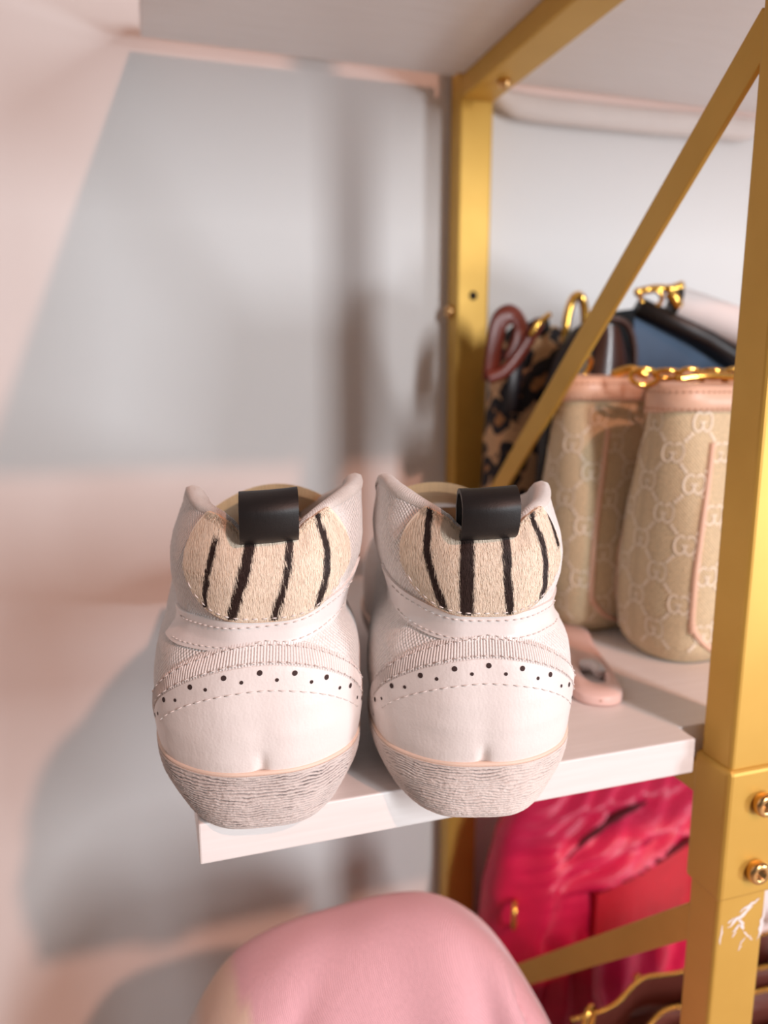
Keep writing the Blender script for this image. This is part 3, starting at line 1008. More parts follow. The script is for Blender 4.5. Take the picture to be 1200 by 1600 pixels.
bag = empty('monogram_bag', (0.388, 0.398, ZS), math.radians(4))
tag(bag, 'beige monogram canvas bag with tan leather trim and two bulging compartments', 'handbag')
PROF = [(0, 0.70, 0.92), (0.025, 0.84, 0.955), (0.07, 0.94, 0.985), (0.2, 1.0, 1.0), (0.38, 1.0, 1.0), (0.6, 0.88, 0.985), (0.8, 0.70, 0.965), (0.93, 0.57, 0.95), (1.0, 0.52, 0.945), (1.12, 0.50, 0.94)]
for idx, (oy, ox, b, h) in enumerate(((-0.020, -0.011, 0.0355, 0.147), (0.046, -0.032, 0.032, 0.151))):
    p = Pouch(bag, (ox, oy, 0.001), 0.103, b, h, PROF, 0.026)
    zs = np.concatenate([np.linspace(0, 0.03, 12), np.linspace(0.034, h, 26)])
    rings = np.array([p.ring(z) for z in zs])
    # soft sag of the cloth
    n = rings.shape[1]
    mb = MB()
    uvl = np.zeros(rings.shape[:2] + (2,))
    for i in range(len(zs)):
        d = np.concatenate([[0], np.cumsum(np.linalg.norm(np.diff(rings[i], axis=0), axis=1))])
        uvl[i, :, 0] = d; uvl[i, :, 1] = zs[i]
    mb.grid(rings, closed_v=True, uv=uvl, flip=True)
    c0 = rings[0].mean(0); k = len(mb.v)
    mb.v.append(tuple(c0)); mb.uv.append((0, 0))
    mb.f += [(j, (j + 1) % n, k) for j in range(n)]
    body = mb.build('compartment', MAT['beige_canvas'], bag)
    monogram(p, 'monogram', body, -0.090, 0.235, 0.010, h - 0.004)
    # piping on the edge of the front panel
    path = [p.at(0.036, z, 0.0) for z in np.linspace(h * 0.88, 0.022, 22)]
    lo = []
    for q in np.linspace(0, 1, 10):
        z = 0.022 * (1 - q) ** 1.6 + 0.006
        lo.append(p.at(0.036 + 0.028 * q ** 1.6, z, 0.0))
    path += lo
    for l in np.linspace(0.08, 0.20, 8): path.append(p.at(l, 0.006, 0.0))
    mb = MB(); mb.tube(catmull(path, 160), 0.0019, 8); mb.build('piping', MAT['tan_leather'], body)
    path = [p.at(-0.036, z, 0.0) for z in np.linspace(h * 0.88, 0.010, 22)]
    mb = MB(); mb.tube(catmull(path, 80), 0.0019, 8); mb.build('piping', MAT['tan_leather'], body)
    # leather band round the top
    zb = [h - 0.001, h - 0.0005, h + 0.006, h + 0.0125, h + 0.0135]
    ofs = [0.0006, 0.0020, 0.0022, 0.0020, 0.0004]
    br = np.array([p.ring(z, o_) for z, o_ in zip(zb, ofs)])
    sag = 0.004 * np.sin(np.linspace(0, 2 * PI, br.shape[1]) * 2)
    br[:, :, 2] += 0.35 * sag[None, :]
    mb = MB(); mb.grid(br, closed_v=True, flip=True)
    # lid with the zip line
    inner = br[-1] * np.array((1, 0.05, 1)) + np.array((0, 0.95 * oy, 0.002))
    mb.grid(np.stack([br[-1], inner], 0), closed_v=True, flip=True)
    band = mb.build('leather_band', MAT['tan_leather'], bag)
    mb = MB()
    for l in np.arange(-0.055, 0.14, 0.0036):
        for zz in (h + 0.0015, h + 0.0112):
            c = p.at(l, zz, 0.0024); d = p.at(l + 0.0018, zz, 0.0024)
            mb.tube(np.array([c, d]), 0.0004, 5)
    ob = mb.build('stitching', MAT['tan_thread'], band); ob['kind'] = 'stuff'
    # zip teeth on top
    mb = MB()
    for x in np.arange(-0.088, 0.088, 0.0024):
        mb.box((ox + x, oy, h + 0.0155), (0.0013, 0.0052, 0.0022))
    ob = mb.build('zip_teeth', MAT['gold'], band, smooth=False); ob['kind'] = 'stuff'
# rings, puller and chain lying on the top
def hw(fn, name='ring'):
    mb = MB(); fn(mb); return mb.build(name, MAT['gold'], bag)
hw(lambda m: ring_link(m, (-0.112, 0.050, 0.1710), 0.0125, 0.0095, 0.0019, (0.5, -0.45, 0.3)), 'ring')
hw(lambda m: m.tube(catmull([(-0.094, 0.040, 0.1680), (-0.084, 0.034, 0.172), (-0.074, 0.030, 0.1680)], 12), 0.0030, 8), 'zip_puller')
hw(lambda m: m.tube(catmull([(-0.088, -0.012, 0.1660), (-0.070, -0.017, 0.168), (-0.050, -0.021, 0.167)], 12), 0.0034, 8, ry=0.0022), 'zip_puller')
for i in range(7):
    hw(lambda m: ring_link(m, (-0.098 + 0.0135 * i, 0.004 - 0.0045 * i, 0.1672 + 0.0016 * (i % 2)), 0.0085, 0.0050, 0.0016, (1.1 if i % 2 else 0.3, 0.1, -0.3)), 'chain_link')
mb = MB(); mb.box((-0.066, 0.012, 0.1655), (0.020, 0.012, 0.011)); o = mb.build('strap_tab', MAT['tan_leather'], bag, smooth=False); bevel_mod(o, 0.003)
mb = MB(); mb.box((-0.040, -0.026, 0.1665), (0.018, 0.010, 0.011)); o = mb.build('strap_tab', MAT['tan_leather'], bag, smooth=False); bevel_mod(o, 0.003)

# ------------------------------------------------------------------ generic soft bag body
def soft_body(name, mat, parent, c, hx, hy, h, prof, nx=44, power=3.2, folds=0.0, seed=1, tilt=(0, 0), uvscale=1.0, nz=40):
    """rounded, tapering bag body: prof rows (z fraction, x factor, y factor)"""
    prof = np.array(prof)
    t = np.linspace(0, 2 * PI, nx, endpoint=False)
    ce, se = np.cos(t), np.sin(t)
    ex = np.sign(ce) * np.abs(ce) ** (2 / power); ey = np.sign(se) * np.abs(se) ** (2 / power)
    q = np.linspace(0, 1, nz) ** 1.0
    P = np.zeros((nz, nx, 3)); U = np.zeros((nz, nx, 2))
    for i, k in enumerate(q):
        kx = np.interp(k, prof[:, 0], prof[:, 1]); ky = np.interp(k, prof[:, 0], prof[:, 2])
        fo = folds * (fbm(t * 6 / PI * 1.7 + seed * 13, np.full(nx, k * 3.5) + seed * 7, 3) - 0.5) * 2
        P[i, :, 0] = c[0] + ex * (hx * kx + fo) + tilt[0] * k
        P[i, :, 1] = c[1] + ey * (hy * ky + fo) + tilt[1] * k
        P[i, :, 2] = c[2] + h * k
        U[i, :, 0] = t * hx * uvscale; U[i, :, 1] = h * k
    mb = MB(); mb.grid(P, closed_v=True, flip=True, uv=U)
    for ri, fl in ((0, False), (nz - 1, True)):
        cc = P[ri].mean(0); k = len(mb.v)
        mb.v.append(tuple(cc)); mb.uv.append((0, 0))
        b = ri * nx
        mb.f += [((b + j, b + (j + 1) % nx, k) if not fl else (b + (j + 1) % nx, b + j, k)) for j in range(nx)]
    return mb.build(name, mat, parent)

# ------------------------------------------------------------------ leopard print bag
def mat_leopard():
    t = NT('leopard_print')
    v = t.coord('Object', (1, 1, 1))
    nz = t.node('ShaderNodeTexNoise'); nz.inputs['Scale'].default_value = 60; t.link(v, nz.inputs['Vector'])
    mx = t.node('ShaderNodeMix', data_type='VECTOR'); mx.inputs['Factor'].default_value = 0.022
    t.link(v, mx.inputs[4]); t.link(nz.outputs['Color'], mx.inputs[5])
    vo = t.node('ShaderNodeTexVoronoi'); vo.inputs['Scale'].default_value = 46; vo.inputs['Randomness'].default_value = 0.85
    t.link(mx.outputs[1], vo.inputs['Vector'])
    col = t.ramp(vo.outputs['Distance'], [(0.0, rgb(176, 122, 74)), (0.20, rgb(176, 122, 74)), (0.26, rgb(22, 18, 26)), (0.54, rgb(22, 18, 26)), (0.60, rgb(206, 164, 122)), (1.0, rgb(206, 164, 122))])
    t.link(col, t.b.inputs['Base Color'])
    t.b.inputs['Roughness'].default_value = 0.75
    return t.m
MAT['leopard'] = mat_leopard()
MAT['dark_trim'] = mat_leather('dark_trim', rgb(24, 20, 26), 0.4, 0.2, 0.1)
MAT['red_brown'] = mat_leather('red_brown_leather', rgb(112, 42, 26), 0.36, 0.15, 0.08)
leo = empty('leopard_bag', (0.296, 0.545, ZS), 0)
tag(leo, 'leopard print bag with dark trim and red-brown strap beside the far gold post', 'handbag')
soft_body('body', MAT['leopard'], leo, (0, 0, 0.001), 0.040, 0.026, 0.205,
          [(0, 0.86, 0.7), (0.05, 0.96, 0.95), (0.3, 1, 1), (0.7, 0.92, 0.86), (0.9, 0.78, 0.6), (0.97, 0.62, 0.4), (1, 0.45, 0.2)], power=3.0, folds=0.0015, seed=3)
mb = MB()
mb.tube(catmull([(-0.030, -0.022, 0.140), (-0.028, -0.022, 0.165), (-0.022, -0.018, 0.188), (-0.010, -0.013, 0.202), (0.006, -0.010, 0.207)], 40), 0.0065, 8, ry=0.0018, up=(0, -1, 0))
mb.build('dark_tab', MAT['dark_trim'], leo)
# red-brown strap loop
mb = MB()
mb.tube(catmull([(-0.046, -0.018, 0.164), (-0.0445, -0.020, 0.190), (-0.040, -0.020, 0.208), (-0.030, -0.020, 0.213), (-0.023, -0.020, 0.204), (-0.025, -0.020, 0.190), (-0.031, -0.020, 0.178)], 50), 0.0075, 8, ry=0.0022, up=(0.2, -1, 0.3))
mb.tube(catmull([(-0.050, -0.022, 0.166), (-0.036, -0.024, 0.172), (-0.022, -0.024, 0.188), (-0.008, -0.022, 0.208)], 40), 0.0050, 8, ry=0.0018, up=(0.2, -1, 0.3))
mb.build('strap', MAT['red_brown'], leo)
mb = MB(); mb.tube(catmull([(-0.018, -0.026, 0.197), (-0.012, -0.027, 0.206), (-0.002, -0.026, 0.213)], 12), 0.0022, 8); mb.build('gold_clip', MAT['gold'], leo)
mb = MB(); ring_link(mb, (0.0165, -0.032, 0.201), 0.0095, 0.026, 0.0034, (0, 0.06, 0.2)); mb.build('gold_ring', MAT['gold'], leo)
mb = MB(); ring_link(mb, (0.040, -0.030, 0.213), 0.007, 0.009, 0.0022, (0.5, 0.3, 0.4)); mb.build('gold_ring', MAT['gold'], leo)

# ------------------------------------------------------------------ dark brown bag
MAT['dark_brown'] = mat_leather('dark_brown_leather', rgb(60, 34, 26), 0.30, 0.15, 0.1, coat=0.2)
MAT['near_black'] = mat_leather('near_black_leather', rgb(20, 14, 14), 0.45, 0.2, 0.1)
db = empty('dark_bag', (0.3085, 0.490, ZS), 0)
tag(db, 'dark brown leather bag with rounded top behind the diagonal brace', 'handbag')
soft_body('body', MAT['near_black'], db, (0, 0, 0.001), 0.038, 0.013, 0.204,
          [(0, 0.93, 0.8), (0.06, 1, 1), (0.6, 1, 0.95), (0.8, 0.92, 0.85), (0.92, 0.70, 0.7), (0.98, 0.45, 0.5), (1, 0.25, 0.3)], power=3.4, seed=5, tilt=(0.006, 0))
# rolled leather front flap and its rim
A, B = np.meshgrid(np.linspace(-1, 1, 16), np.linspace(0, 1, 16), indexing='ij')
xx = 0.012 + A * 0.018 * (1 - 0.35 * B)
P3 = np.stack([xx, -0.0145 - 0.004 * np.cos(A * PI / 2) + 0.004 * B ** 3, 0.130 + 0.074 * B - 0.012 * A ** 2 * B], -1)
mb = MB(); mb.grid(P3); P4 = P3.copy(); P4[..., 1] += 0.003; mb.grid(P4, flip=True)
mb.build('flap', MAT['dark_brown'], db)
mb = MB(); mb.tube(catmull([(0.006, -0.016, 0.208), (0.020, -0.017, 0.2045), (0.0275, -0.017, 0.192), (0.0300, -0.017, 0.172), (0.0300, -0.017, 0.130)], 40), 0.0022, 8); mb.build('rim', MAT['dark_brown'], db)

# ------------------------------------------------------------------ navy bag with pale rolled flap
MAT['navy'] = mat_leather('navy_leather', rgb(44, 70, 98), 0.55, 0.15, 0.08)
MAT['pale_flap'] = M_basic('pale_grey_cloth', rgb(216, 208, 206), 0.7, var=0.03, bump=0.1, bscale=500)
nv = empty('navy_bag', (0.405, 0.505, ZS), 0)
tag(nv, 'navy blue bag with a pale grey rolled flap, behind the beige monogram bag', 'handbag')
n = 18
A, B = np.meshgrid(np.linspace(0, 1, n), np.linspace(0, 1, n), indexing='ij')
def navy_sheet(y):
    x = -0.060 + 0.150 * A
    top = 0.216 - 0.062 * A
    return np.stack([x + 0.004 * (1 - B), y + 0 * A + 0.004 * np.sin(PI * B) * np.sign(y), 0.001 + (top - 0.001) * B], -1)
F1, F2 = navy_sheet(-0.018), navy_sheet(0.018)
mb = MB(); mb.grid(F1); mb.grid(F2, flip=True)
mb.grid(np.stack([F1[0], F2[0]], 0)); mb.grid(np.stack([F1[-1], F2[-1]], 0), flip=True)
mb.grid(np.stack([F1[:, -1], F2[:, -1]], 0), flip=True); mb.grid(np.stack([F1[:, 0], F2[:, 0]], 0))
mb.build('body', MAT['navy'], nv, smooth=False)
# near-black tube standing in for the shadow between roll and body
mb = MB(); mb.tube(np.array([(-0.058, -0.020, 0.217), (0.0, -0.026, 0.195), (0.09, -0.030, 0.149)]), 0.0072, 10); mb.build('roll_shadow', MAT['near_black'], nv)
# rolled flap: an open tube sloping down to the right
d0 = np.array((-0.026, -0.018, 0.2205)); d1 = np.array((0.110, -0.045, 0.166))
t = np.linspace(0, 1, 14)[:, None]
path = d0 + (d1 - d0) * t + np.array((0, 0, 0.004)) * np.sin(t * PI)
mb = MB(); mb.tube(path, np.linspace(0.0130, 0.0150, 14), 24, caps=False)
mb.build('rolled_flap', MAT['pale_flap'], nv)
mb = MB(); mb.tube(path + np.array((0.0006, 0, 0)), np.linspace(0.0118, 0.0138, 14), 24); mb.build('roll_core', MAT['near_black'], nv)  # capped near-black tube filling the hollow of the roll
mb = MB(); mb.tube(catmull([(-0.064, -0.024, 0.2265), (-0.050, -0.026, 0.2295), (-0.036, -0.026, 0.2300), (-0.026, -0.026, 0.2330)], 20), 0.0030, 8); mb.build('gold_bar', MAT['gold'], nv)
mb = MB(); mb.tube(catmull([(-0.040, -0.030, 0.2270), (-0.036, -0.032, 0.2215), (-0.033, -0.032, 0.2170)], 12), 0.0042, 8); mb.build('gold_bead', MAT['gold'], nv)
mb = MB(); ring_link(mb, (-0.052, -0.026, 0.223), 0.009, 0.006, 0.0018, (0.4, 0.3, 0)); mb.build('gold_ring', MAT['gold'], nv)

# ------------------------------------------------------------------ pink strap end with a loop
MAT['pink_leather'] = mat_leather('blush_leather', rgb(236, 202, 193), 0.4, 0.1, 0.03)
def slab_loop():
    root = empty('strap_loop', (0.2200, 0.3235, ZS), math.radians(-22))
    tag(root, 'blush pink strap end with an oblong slot lying on the shelf', 'strap')
    # outline in local xy, y runs back along the strap
    n = 20
    hw_, L = 0.0130, 0.100
    outer = [(hw_ * math.cos(a), hw_ * math.sin(a) * 0.9) for a in np.linspace(PI, 2 * PI, n)]
    outer += [(hw_, 0.03), (hw_ * 0.85, 0.06), (hw_ * 0.8, L)]
    outer_l = [(-hw_, 0.03), (-hw_ * 0.85, 0.06), (-hw_ * 0.8, L)]
    ring_o = catmull(np.array(outer + outer_l[::-1]), 100, closed=True)
    cen = np.array((0.002, 0.024))
    ang = np.arctan2((ring_o - np.array((0, 0.03)))[:, 1], (ring_o - np.array((0, 0.03)))[:, 0])
    ring_i = np.stack([0.002 + 0.0068 * np.sign(np.cos(ang)) * np.abs(np.cos(ang)) ** 0.8, 0.022 + 0.015 * np.sign(np.sin(ang)) * np.abs(np.sin(ang)) ** 0.9], -1)
    th = 0.0062
    rows = []
    for ringp, z in ((ring_i, 0.0008), (ring_o * 0.985 + 0.0003, 0.0004), (ring_o, 0.0016), (ring_o, th - 0.0016), (ring_o * 0.97 + np.array((0, 0.0005)), th - 0.0002), ((ring_o + ring_i) / 2, th + 0.0002), (ring_i + (ring_o - ring_i) * 0.08, th - 0.0002), (ring_i, th - 0.0012), (ring_i, 0.0008)):
        rows.append(np.column_stack([ringp, np.full(len(ringp), z)]))
    mb = MB(); mb.grid(np.array(rows), closed_v=True)
    mb.build('strap', MAT['pink_leather'], root)
    mb = MB(); mb.tube(catmull([(-0.002, 0.034, 0.0045), (0.004, 0.030, 0.0062), (0.006, 0.022, 0.0050)], 12), 0.0034, 10); mb.build('white_pin', MAT['pale_flap'], root)
    mb = MB(); mb.tube(np.array([(-0.001, -0.0118, 0.0036), (0.006, -0.0100, 0.0036), (0.0108, -0.0058, 0.0036)]), 0.00035, 6); mb.build('edge_seam', MAT['tan_thread'], root)
slab_loop()

# ------------------------------------------------------------------ pale strip under the back edge of the upper shelf
MAT['pale_strip'] = M_basic('pale_strip', rgb(226, 214, 208), 0.7, var=0.02)
pts = catmull([(0.280, 0.604, ZU - 0.004), (0.300, 0.604, ZU - 0.0105), (0.330, 0.604, ZU - 0.0125), (0.42, 0.604, ZU - 0.012), (0.50, 0.604, ZU - 0.010), (0.535, 0.604, ZU - 0.009), (0.56, 0.604, ZU - 0.004)], 60)
mb = MB(); mb.tube(pts, 0.0070, 12, ry=np.concatenate([np.linspace(0.004, 0.0105, 12), np.full(len(pts) - 24, 0.0105), np.linspace(0.0105, 0.004, 12)]), up=(0, 0, 1))
o = mb.build('pale_strip', MAT['pale_strip']); tag(o, 'pale sagging strip along the wall under the upper shelf', 'strip')

# ------------------------------------------------------------------ pink leather bag on the lower shelf
MAT['hot_pink'] = mat_leather('hot_pink_leather', rgb(204, 26, 74), 0.42, 0.22, 0.08)
MAT['pocket_red'] = mat_leather('raspberry_leather', rgb(188, 20, 42), 0.45, 0.22, 0.08)
MAT['shadow_gap'] = M_basic('painted_slit_shade', rgb(92, 18, 30), 0.9)  # dark red that stands in for shade inside the bag's slits
pk = empty('pink_bag', (0.389, 0.540, ZL), math.radians(3))
pk.scale = (1.12, 1.0, 0.86)
tag(pk, 'hot pink ruched leather bag with gold studs on the lower shelf', 'handbag')
pkh = 0.308
pprof = np.array([(0, 0.86, 0.80), (0.06, 0.97, 0.98), (0.35, 1.0, 1.0), (0.65, 0.96, 0.86), (0.85, 0.88, 0.62), (0.95, 0.76, 0.42), (1, 0.62, 0.22)])
nx_, nz_ = 200, 120
tt = np.linspace(0, 2 * PI, nx_, endpoint=False); qq = np.linspace(0, 1, nz_)
T_, Q_ = np.meshgrid(tt, qq, indexing='xy')
ex = np.sign(np.cos(T_)) * np.abs(np.cos(T_)) ** (2 / 2.8); ey = np.sign(np.sin(T_)) * np.abs(np.sin(T_)) ** (2 / 2.8)
kx = np.interp(Q_, pprof[:, 0], pprof[:, 1]); ky = np.interp(Q_, pprof[:, 0], pprof[:, 2])
xx = ex * kx
ruche = 0.0055 * np.sin(xx * 26 + 6 * fbm(xx * 3 + 5, Q_ * 5, 2)) * sstep(0.0, 0.3, Q_) * (1 - sstep(0.42, 0.60, Q_))
ruche = ruche + 0.010 * (fbm(xx * 2.2 + Q_ * 6 + 3, Q_ * 9 - xx * 2.0, 3) - 0.5) * sstep(0.45, 0.7, Q_)
lx = ex * 0.118 * kx; lz = Q_ * pkh
front = (ey < 0) * np.abs(ey) ** 2
def crease(c, up, dn):
    d = lz - c
    return np.where(d > 0, np.exp(-(d / up) ** 2), np.exp(-(d / dn) ** 2))
wav = 0.006 * (fbm(lx * 40 + 4, lz * 12, 2) - 0.5)
fA = 0.022 * crease(0.262 + 0.33 * lx + wav, 0.016, 0.012) * sstep(-0.085, -0.040, lx)
fB = 0.022 * crease(0.234 + 0.38 * lx + wav, 0.014, 0.0035) * sstep(-0.075, -0.030, lx)
fC = 0.018 * np.exp(-((lx + 0.088 - 0.18 * (lz - 0.19)) / 0.011) ** 2) * sstep(0.08, 0.14, lz) * (1 - sstep(0.25, 0.30, lz))
fD = 0.010 * crease(0.293 + 0.10 * lx, 0.012, 0.006)
fE = 0.0040 * np.sin((lx * 0.8 - lz * 1.3) * 330 + 5 * fbm(lx * 30, lz * 30, 2)) * sstep(0.20, 0.24, lz)
ruche = ruche + (fA + fB + fC + fD + fE) * front
P3 = np.stack([lx + ruche * 0.2, ey * (0.046 * ky + ruche), 0.001 + lz], -1)
mb = MB(); mb.grid(P3, closed_v=True, flip=True)
for ri, fl in ((0, False), (nz_ - 1, True)):
    k = len(mb.v); mb.v.append(tuple(P3[ri].mean(0))); b = ri * nx_
    mb.f += [((b + j, b + (j + 1) % nx_, k) if not fl else (b + (j + 1) % nx_, b + j, k)) for j in range(nx_)]
mb.build('body', MAT['hot_pink'], pk)
# dark tubes painting in the shade of the fold gap and pocket mouth
def ridge(name, pts, r, ry, mat, n=60):
    mb = MB(); q = catmull(pts, n)
    w_ = np.sin(np.linspace(0.12, PI - 0.12, len(q))) ** 0.5
    wr = 1 + 0.18 * np.sin(np.linspace(0, 26, len(q))) * np.sin(np.linspace(0, 9, len(q)))
    mb.tube(q, r * w_ * wr, 14, ry=ry * w_ * wr, up=(0, -1, 0.2)); return mb.build(name, mat, pk)
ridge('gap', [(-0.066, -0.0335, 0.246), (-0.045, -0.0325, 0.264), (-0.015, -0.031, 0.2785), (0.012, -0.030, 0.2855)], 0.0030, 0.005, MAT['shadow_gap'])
ridge('pocket_mouth_shade', [(-0.040, -0.0475, 0.2145), (0.0, -0.0490, 0.230), (0.045, -0.0480, 0.247)], 0.0028, 0.005, MAT['shadow_gap'])
# pocket panel
A, B = np.meshgrid(np.linspace(0, 1, 24), np.linspace(0, 1, 14), indexing='ij')
px_ = -0.042 + 0.115 * A
pz_ = (0.140 + 0.02 * A) + (0.072 + 0.022 * A) * B
G = np.stack([px_, -0.0480 - 0.003 * np.sin(PI * A) + 0.0016 * np.sin(A * 60) * (1 - B) ** 2, pz_], -1)
G2 = G.copy(); G2[..., 1] += 0.010
mb = MB(); mb.grid(G); mb.grid(G2, flip=True); mb.grid(np.stack([G[:, -1], G2[:, -1]], 0)); mb.grid(np.stack([G[0], G2[0]], 0)); mb.grid(np.stack([G[-1], G2[-1]], 0)); mb.grid(np.stack([G[:, 0], G2[:, 0]], 0))
mb.build('pocket', MAT['pocket_red'], pk)
mb = MB(); mb.box((0.060, -0.0545, 0.198), (0.015, 0.004, 0.10)); o = mb.build('pocket_strap', MAT['pocket_red'], pk, smooth=False); bevel_mod(o, 0.0015)
for (sx_, sy_, sz_) in ((0.060, -0.0570, 0.240), (-0.040, -0.0520, 0.150), (0.000, -0.0490, 0.102), (-0.085, -0.0500, 0.150)):
    mb = MB(); mb.lathe([(0.0001, 0.0032), (0.0022, 0.0028), (0.0036, 0.0012), (0.0038, -0.001)], (sx_, sy_, sz_), (0, -1, 0.1), 16); mb.build('stud', MAT['gold'], pk)
mb = MB(); ring_link(mb, (-0.104, -0.030, 0.196), 0.008, 0.014, 0.0018, (0, 0, 1.0)); mb.build('ring', MAT['gold'], pk)

# ------------------------------------------------------------------ brown bag with open gold zips
MAT['brown_leather'] = mat_leather('brown_leather', rgb(92, 48, 40), 0.34, 0.15, 0.08, coat=0.2)
MAT['orange_tan'] = mat_leather('orange_tan_leather', rgb(196, 112, 62), 0.4, 0.12, 0.05)
br_ = empty('brown_bag', (0.352, 0.375, ZL), math.radians(3))
tag(br_, 'brown leather bag with open gold-toothed zips in front of the pink bag', 'handbag')
soft_body('body', MAT['brown_leather'], br_, (0, 0.006, 0.001), 0.098, 0.028, 0.172,
          [(0, 0.92, 0.85), (0.06, 1, 1), (0.6, 1, 0.95), (0.9, 0.97, 0.75), (1, 0.95, 0.6)], power=4.0, folds=0.002, seed=8, nx=80)
def lip(y, zo, seed, col='brown_leather'):
    q = catmull([(-0.096, y, 0.190 + zo), (-0.066, y - 0.003, 0.1935 + zo), (-0.035, y + 0.004, 0.1995 + zo), (-0.005, y - 0.004, 0.2035 + zo), (0.03, y + 0.003, 0.2085 + zo), (0.065, y, 0.208 + zo), (0.098, y, 0.206 + zo)], 90)
    rows = [q + np.array((0, 0, -0.035)), q + np.array((0, -0.0015, -0.012)), q]
    back = [r + np.array((0, 0.003, 0)) for r in rows]
    mb = MB(); mb.grid(np.array(rows)); mb.grid(np.array(back), flip=True); mb.grid(np.array([rows[-1], back[-1]]))
    o = mb.build('zip_tape', MAT[col], br_)
    mb = MB()
    d = np.concatenate([[0], np.cumsum(np.linalg.norm(np.diff(q, axis=0), axis=1))])
    for l in np.arange(0, d[-1], 0.0036):
        c = np.array([np.interp(l, d, q[:, k]) for k in range(3)]) + np.array((0, 0.0010, 0.0008))
        mb.lathe([(0.0001, -0.0012), (0.0014, -0.0010), (0.0016, 0.0), (0.0014, 0.0010), (0.0001, 0.0012)], c, (1, 0, 0), 8)
    t_ = mb.build('zip_teeth', MAT['gold'], o); t_['kind'] = 'stuff'
lip(0.012, -0.006, 1); lip(-0.012, -0.0105, 2); lip(-0.020, -0.021, 3)
soft_body('front_panel', MAT['orange_tan'], br_, (0.045, -0.031, 0.002), 0.050, 0.006, 0.166, [(0, 0.95, 1), (0.1, 1, 1), (0.9, 1, 1), (1, 0.92, 0.6)], power=5, nx=40)
mb = MB(); ring_link(mb, (-0.098, -0.006, 0.200), 0.007, 0.011, 0.0016, (0, 0.3, 0.5)); mb.build('zip_puller', MAT['gold'], br_)
mb = MB(); mb.tube(catmull([(-0.094, -0.014, 0.195), (-0.092, -0.016, 0.187), (-0.091, -0.016, 0.178)], 10), 0.0035, 8, ry=0.002); mb.build('zip_puller', MAT['gold'], br_)

# ------------------------------------------------------------------ pink woollen cloth
def mat_cloth():
    t = NT('pink_wool')
    a = t.node('ShaderNodeAttribute'); a.attribute_name = 'Col'
    v = t.coord('UV')
    n = t.noise(v, 900, 3)
    mixn = t.node('ShaderNodeMix', data_type='RGBA', blend_type='MULTIPLY'); mixn.inputs['Factor'].default_value = 0.35
    t.link(a.outputs['Color'], mixn.inputs[6]); t.link(t.ramp(n, [(0.3, (0.75, 0.75, 0.75, 1)), (0.6, (1, 1, 1, 1))]), mixn.inputs[7])
    t.link(mixn.outputs[2], t.b.inputs['Base Color'])
    t.b.inputs['Roughness'].default_value = 0.95
    t.b.inputs['Sheen Weight'].default_value = 0.6
    t.b.inputs['Sheen Roughness'].default_value = 0.35
    sx = t.node('ShaderNodeSeparateXYZ'); t.link(v, sx.inputs[0])
    w1 = t.mathn('SINE', t.mathn('MULTIPLY', t.mathn('ADD', sx.outputs[0], sx.outputs[1]), 5200))
    t.bump(t.mathn('ADD', t.mathn('MULTIPLY', w1, 0.4), n), 0.5, 0.0008)
    return t.m
MAT['wool'] = mat_cloth()
nu, nv2 = 150, 90
uu = np.linspace(0, 1, nu); vv = np.linspace(0, 1, nv2)
Ug, Vg = np.meshgrid(uu, vv, indexing='ij')
# ridge line of the drape, running left to right, falling to the shelf at both ends
rl = catmull([(-0.050, 0.365, ZL + 0.004), (-0.040, 0.365, 0.300), (-0.022, 0.365, 0.395), (0.002, 0.366, 0.440), (0.024, 0.368, 0.474), (0.048, 0.369, 0.4875), (0.085, 0.370, 0.4945), (0.120, 0.368, 0.4965), (0.150, 0.362, 0.4930), (0.172, 0.354, 0.4790), (0.190, 0.345, 0.4520), (0.204, 0.336, 0.4190), (0.216, 0.330, 0.365), (0.2275, 0.328, 0.290), (0.230, 0.327, ZL + 0.004)], nu)
dd = np.concatenate([[0], np.cumsum(np.linalg.norm(np.diff(rl, axis=0), axis=1))]); dd /= dd[-1]
RL = np.stack([np.interp(uu, dd, rl[:, k]) for k in range(3)], -1)
side = (Vg - 0.5) * 2                                   # -1 front hem .. 1 back hem
drop = np.abs(side)
depth_f, depth_b = 0.074, 0.030
yoff = np.where(side < 0, -depth_f, depth_b) * (1 - (1 - drop) ** 2.0) ** 0.75
zr_ = RL[:, None, 2] - (ZL + 0.004)
fall = drop ** 1.9
cx_ = 0.100
pinch = 1 - 0.06 * fall
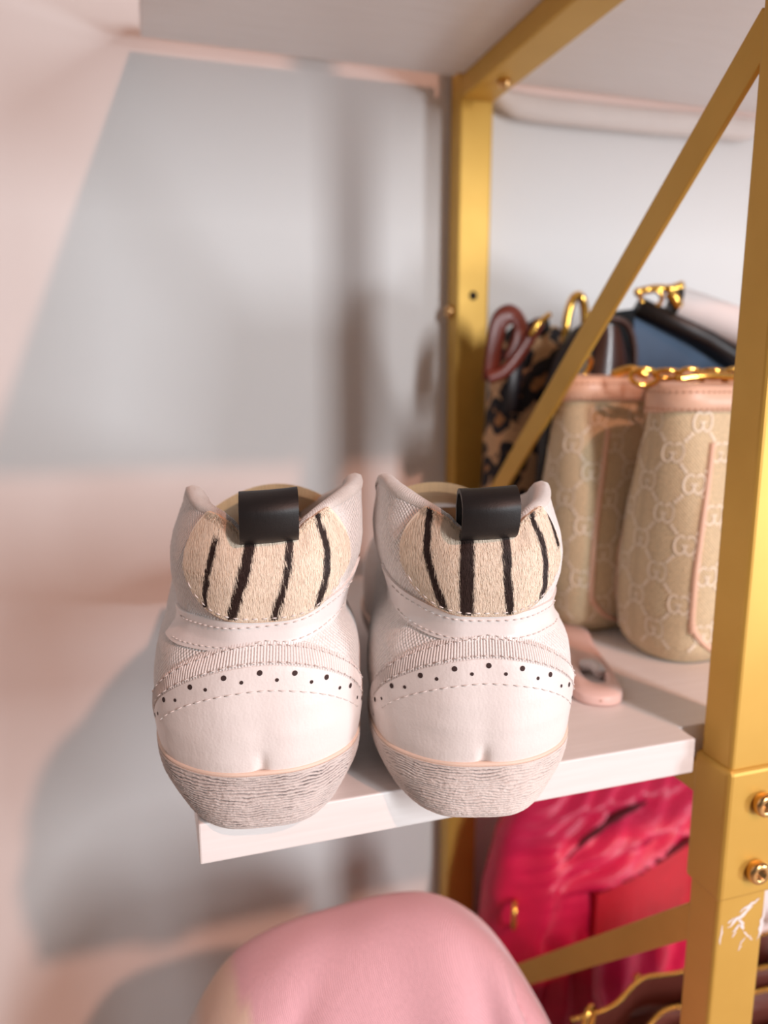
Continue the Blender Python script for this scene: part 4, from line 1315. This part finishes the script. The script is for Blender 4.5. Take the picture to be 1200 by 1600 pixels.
X_ = cx_ + (RL[:, None, 0] - cx_) * pinch
Yc = RL[:, None, 1] + yoff
Z_ = ZL + 0.004 + zr_ * (1 - fall)
# folds hanging from the ridge
fold = 0.011 * np.sin(X_ * 120 + 5 * (1 - fall)) * np.exp(-((X_ - 0.170) / 0.045) ** 2) + 0.005 * (fbm(X_ * 30 + 2, Vg * 4, 2) - 0.5) * 2
groove = 0.020 * np.exp(-((X_ - 0.180 - 0.05 * fall) / 0.0065) ** 2) + 0.006 * np.exp(-((X_ - 0.075 + 0.25 * fall) / 0.012) ** 2)
wgt = np.sin(np.clip(drop, 0, 1) * PI * 0.55)
Yc = Yc - np.where(side < 0, 1, 0) * fold * wgt
Z_ = Z_ + 0.004 * (fbm(X_ * 22 + 9, Vg * 6 + 1, 2) - 0.5) * (1 - fall)
P3 = np.stack([X_, Yc, Z_], -1)
du = np.gradient(P3, axis=0); dv = np.gradient(P3, axis=1)
nn = np.cross(du, dv); nn /= np.linalg.norm(nn, axis=-1)[..., None] + 1e-9
nn *= np.where(nn[..., 2:3] + 1e-6 * 0 < 0, -1, 1)
gw = (sstep(0.02, 0.30, drop) * (side < 0))[..., None]
P3 = P3 - nn * groove[..., None] * gw
pink = np.array(rgb(228, 176, 184)[:3]); cream_c = np.array(rgb(230, 200, 180)[:3]); white_c = np.array(rgb(226, 214, 208)[:3])
m1 = sstep(-0.002, 0.002, (0.070 - X_) * 1.0 - (Z_ - 0.436) * 0.9 - 0.004 * fbm(X_ * 300, Z_ * 300, 2))[..., None]
m2 = sstep(-0.002, 0.002, 0.012 - X_)[..., None]
cc = pink * (1 - m1) + cream_c * m1
cc = cc * (1 - m2) + white_c * m2
mb = MB(); mb.grid(P3, uv=np.stack([X_, Z_ - Yc], -1), col=cc, flip=True)
o = mb.build('wool_cloth', MAT['wool'])
sm = o.modifiers.new('Solidify', 'SOLIDIFY'); sm.thickness = 0.003; sm.offset = -1
tag(o, 'pink woollen cloth with a cream corner, heaped on the lower shelf', 'cloth')
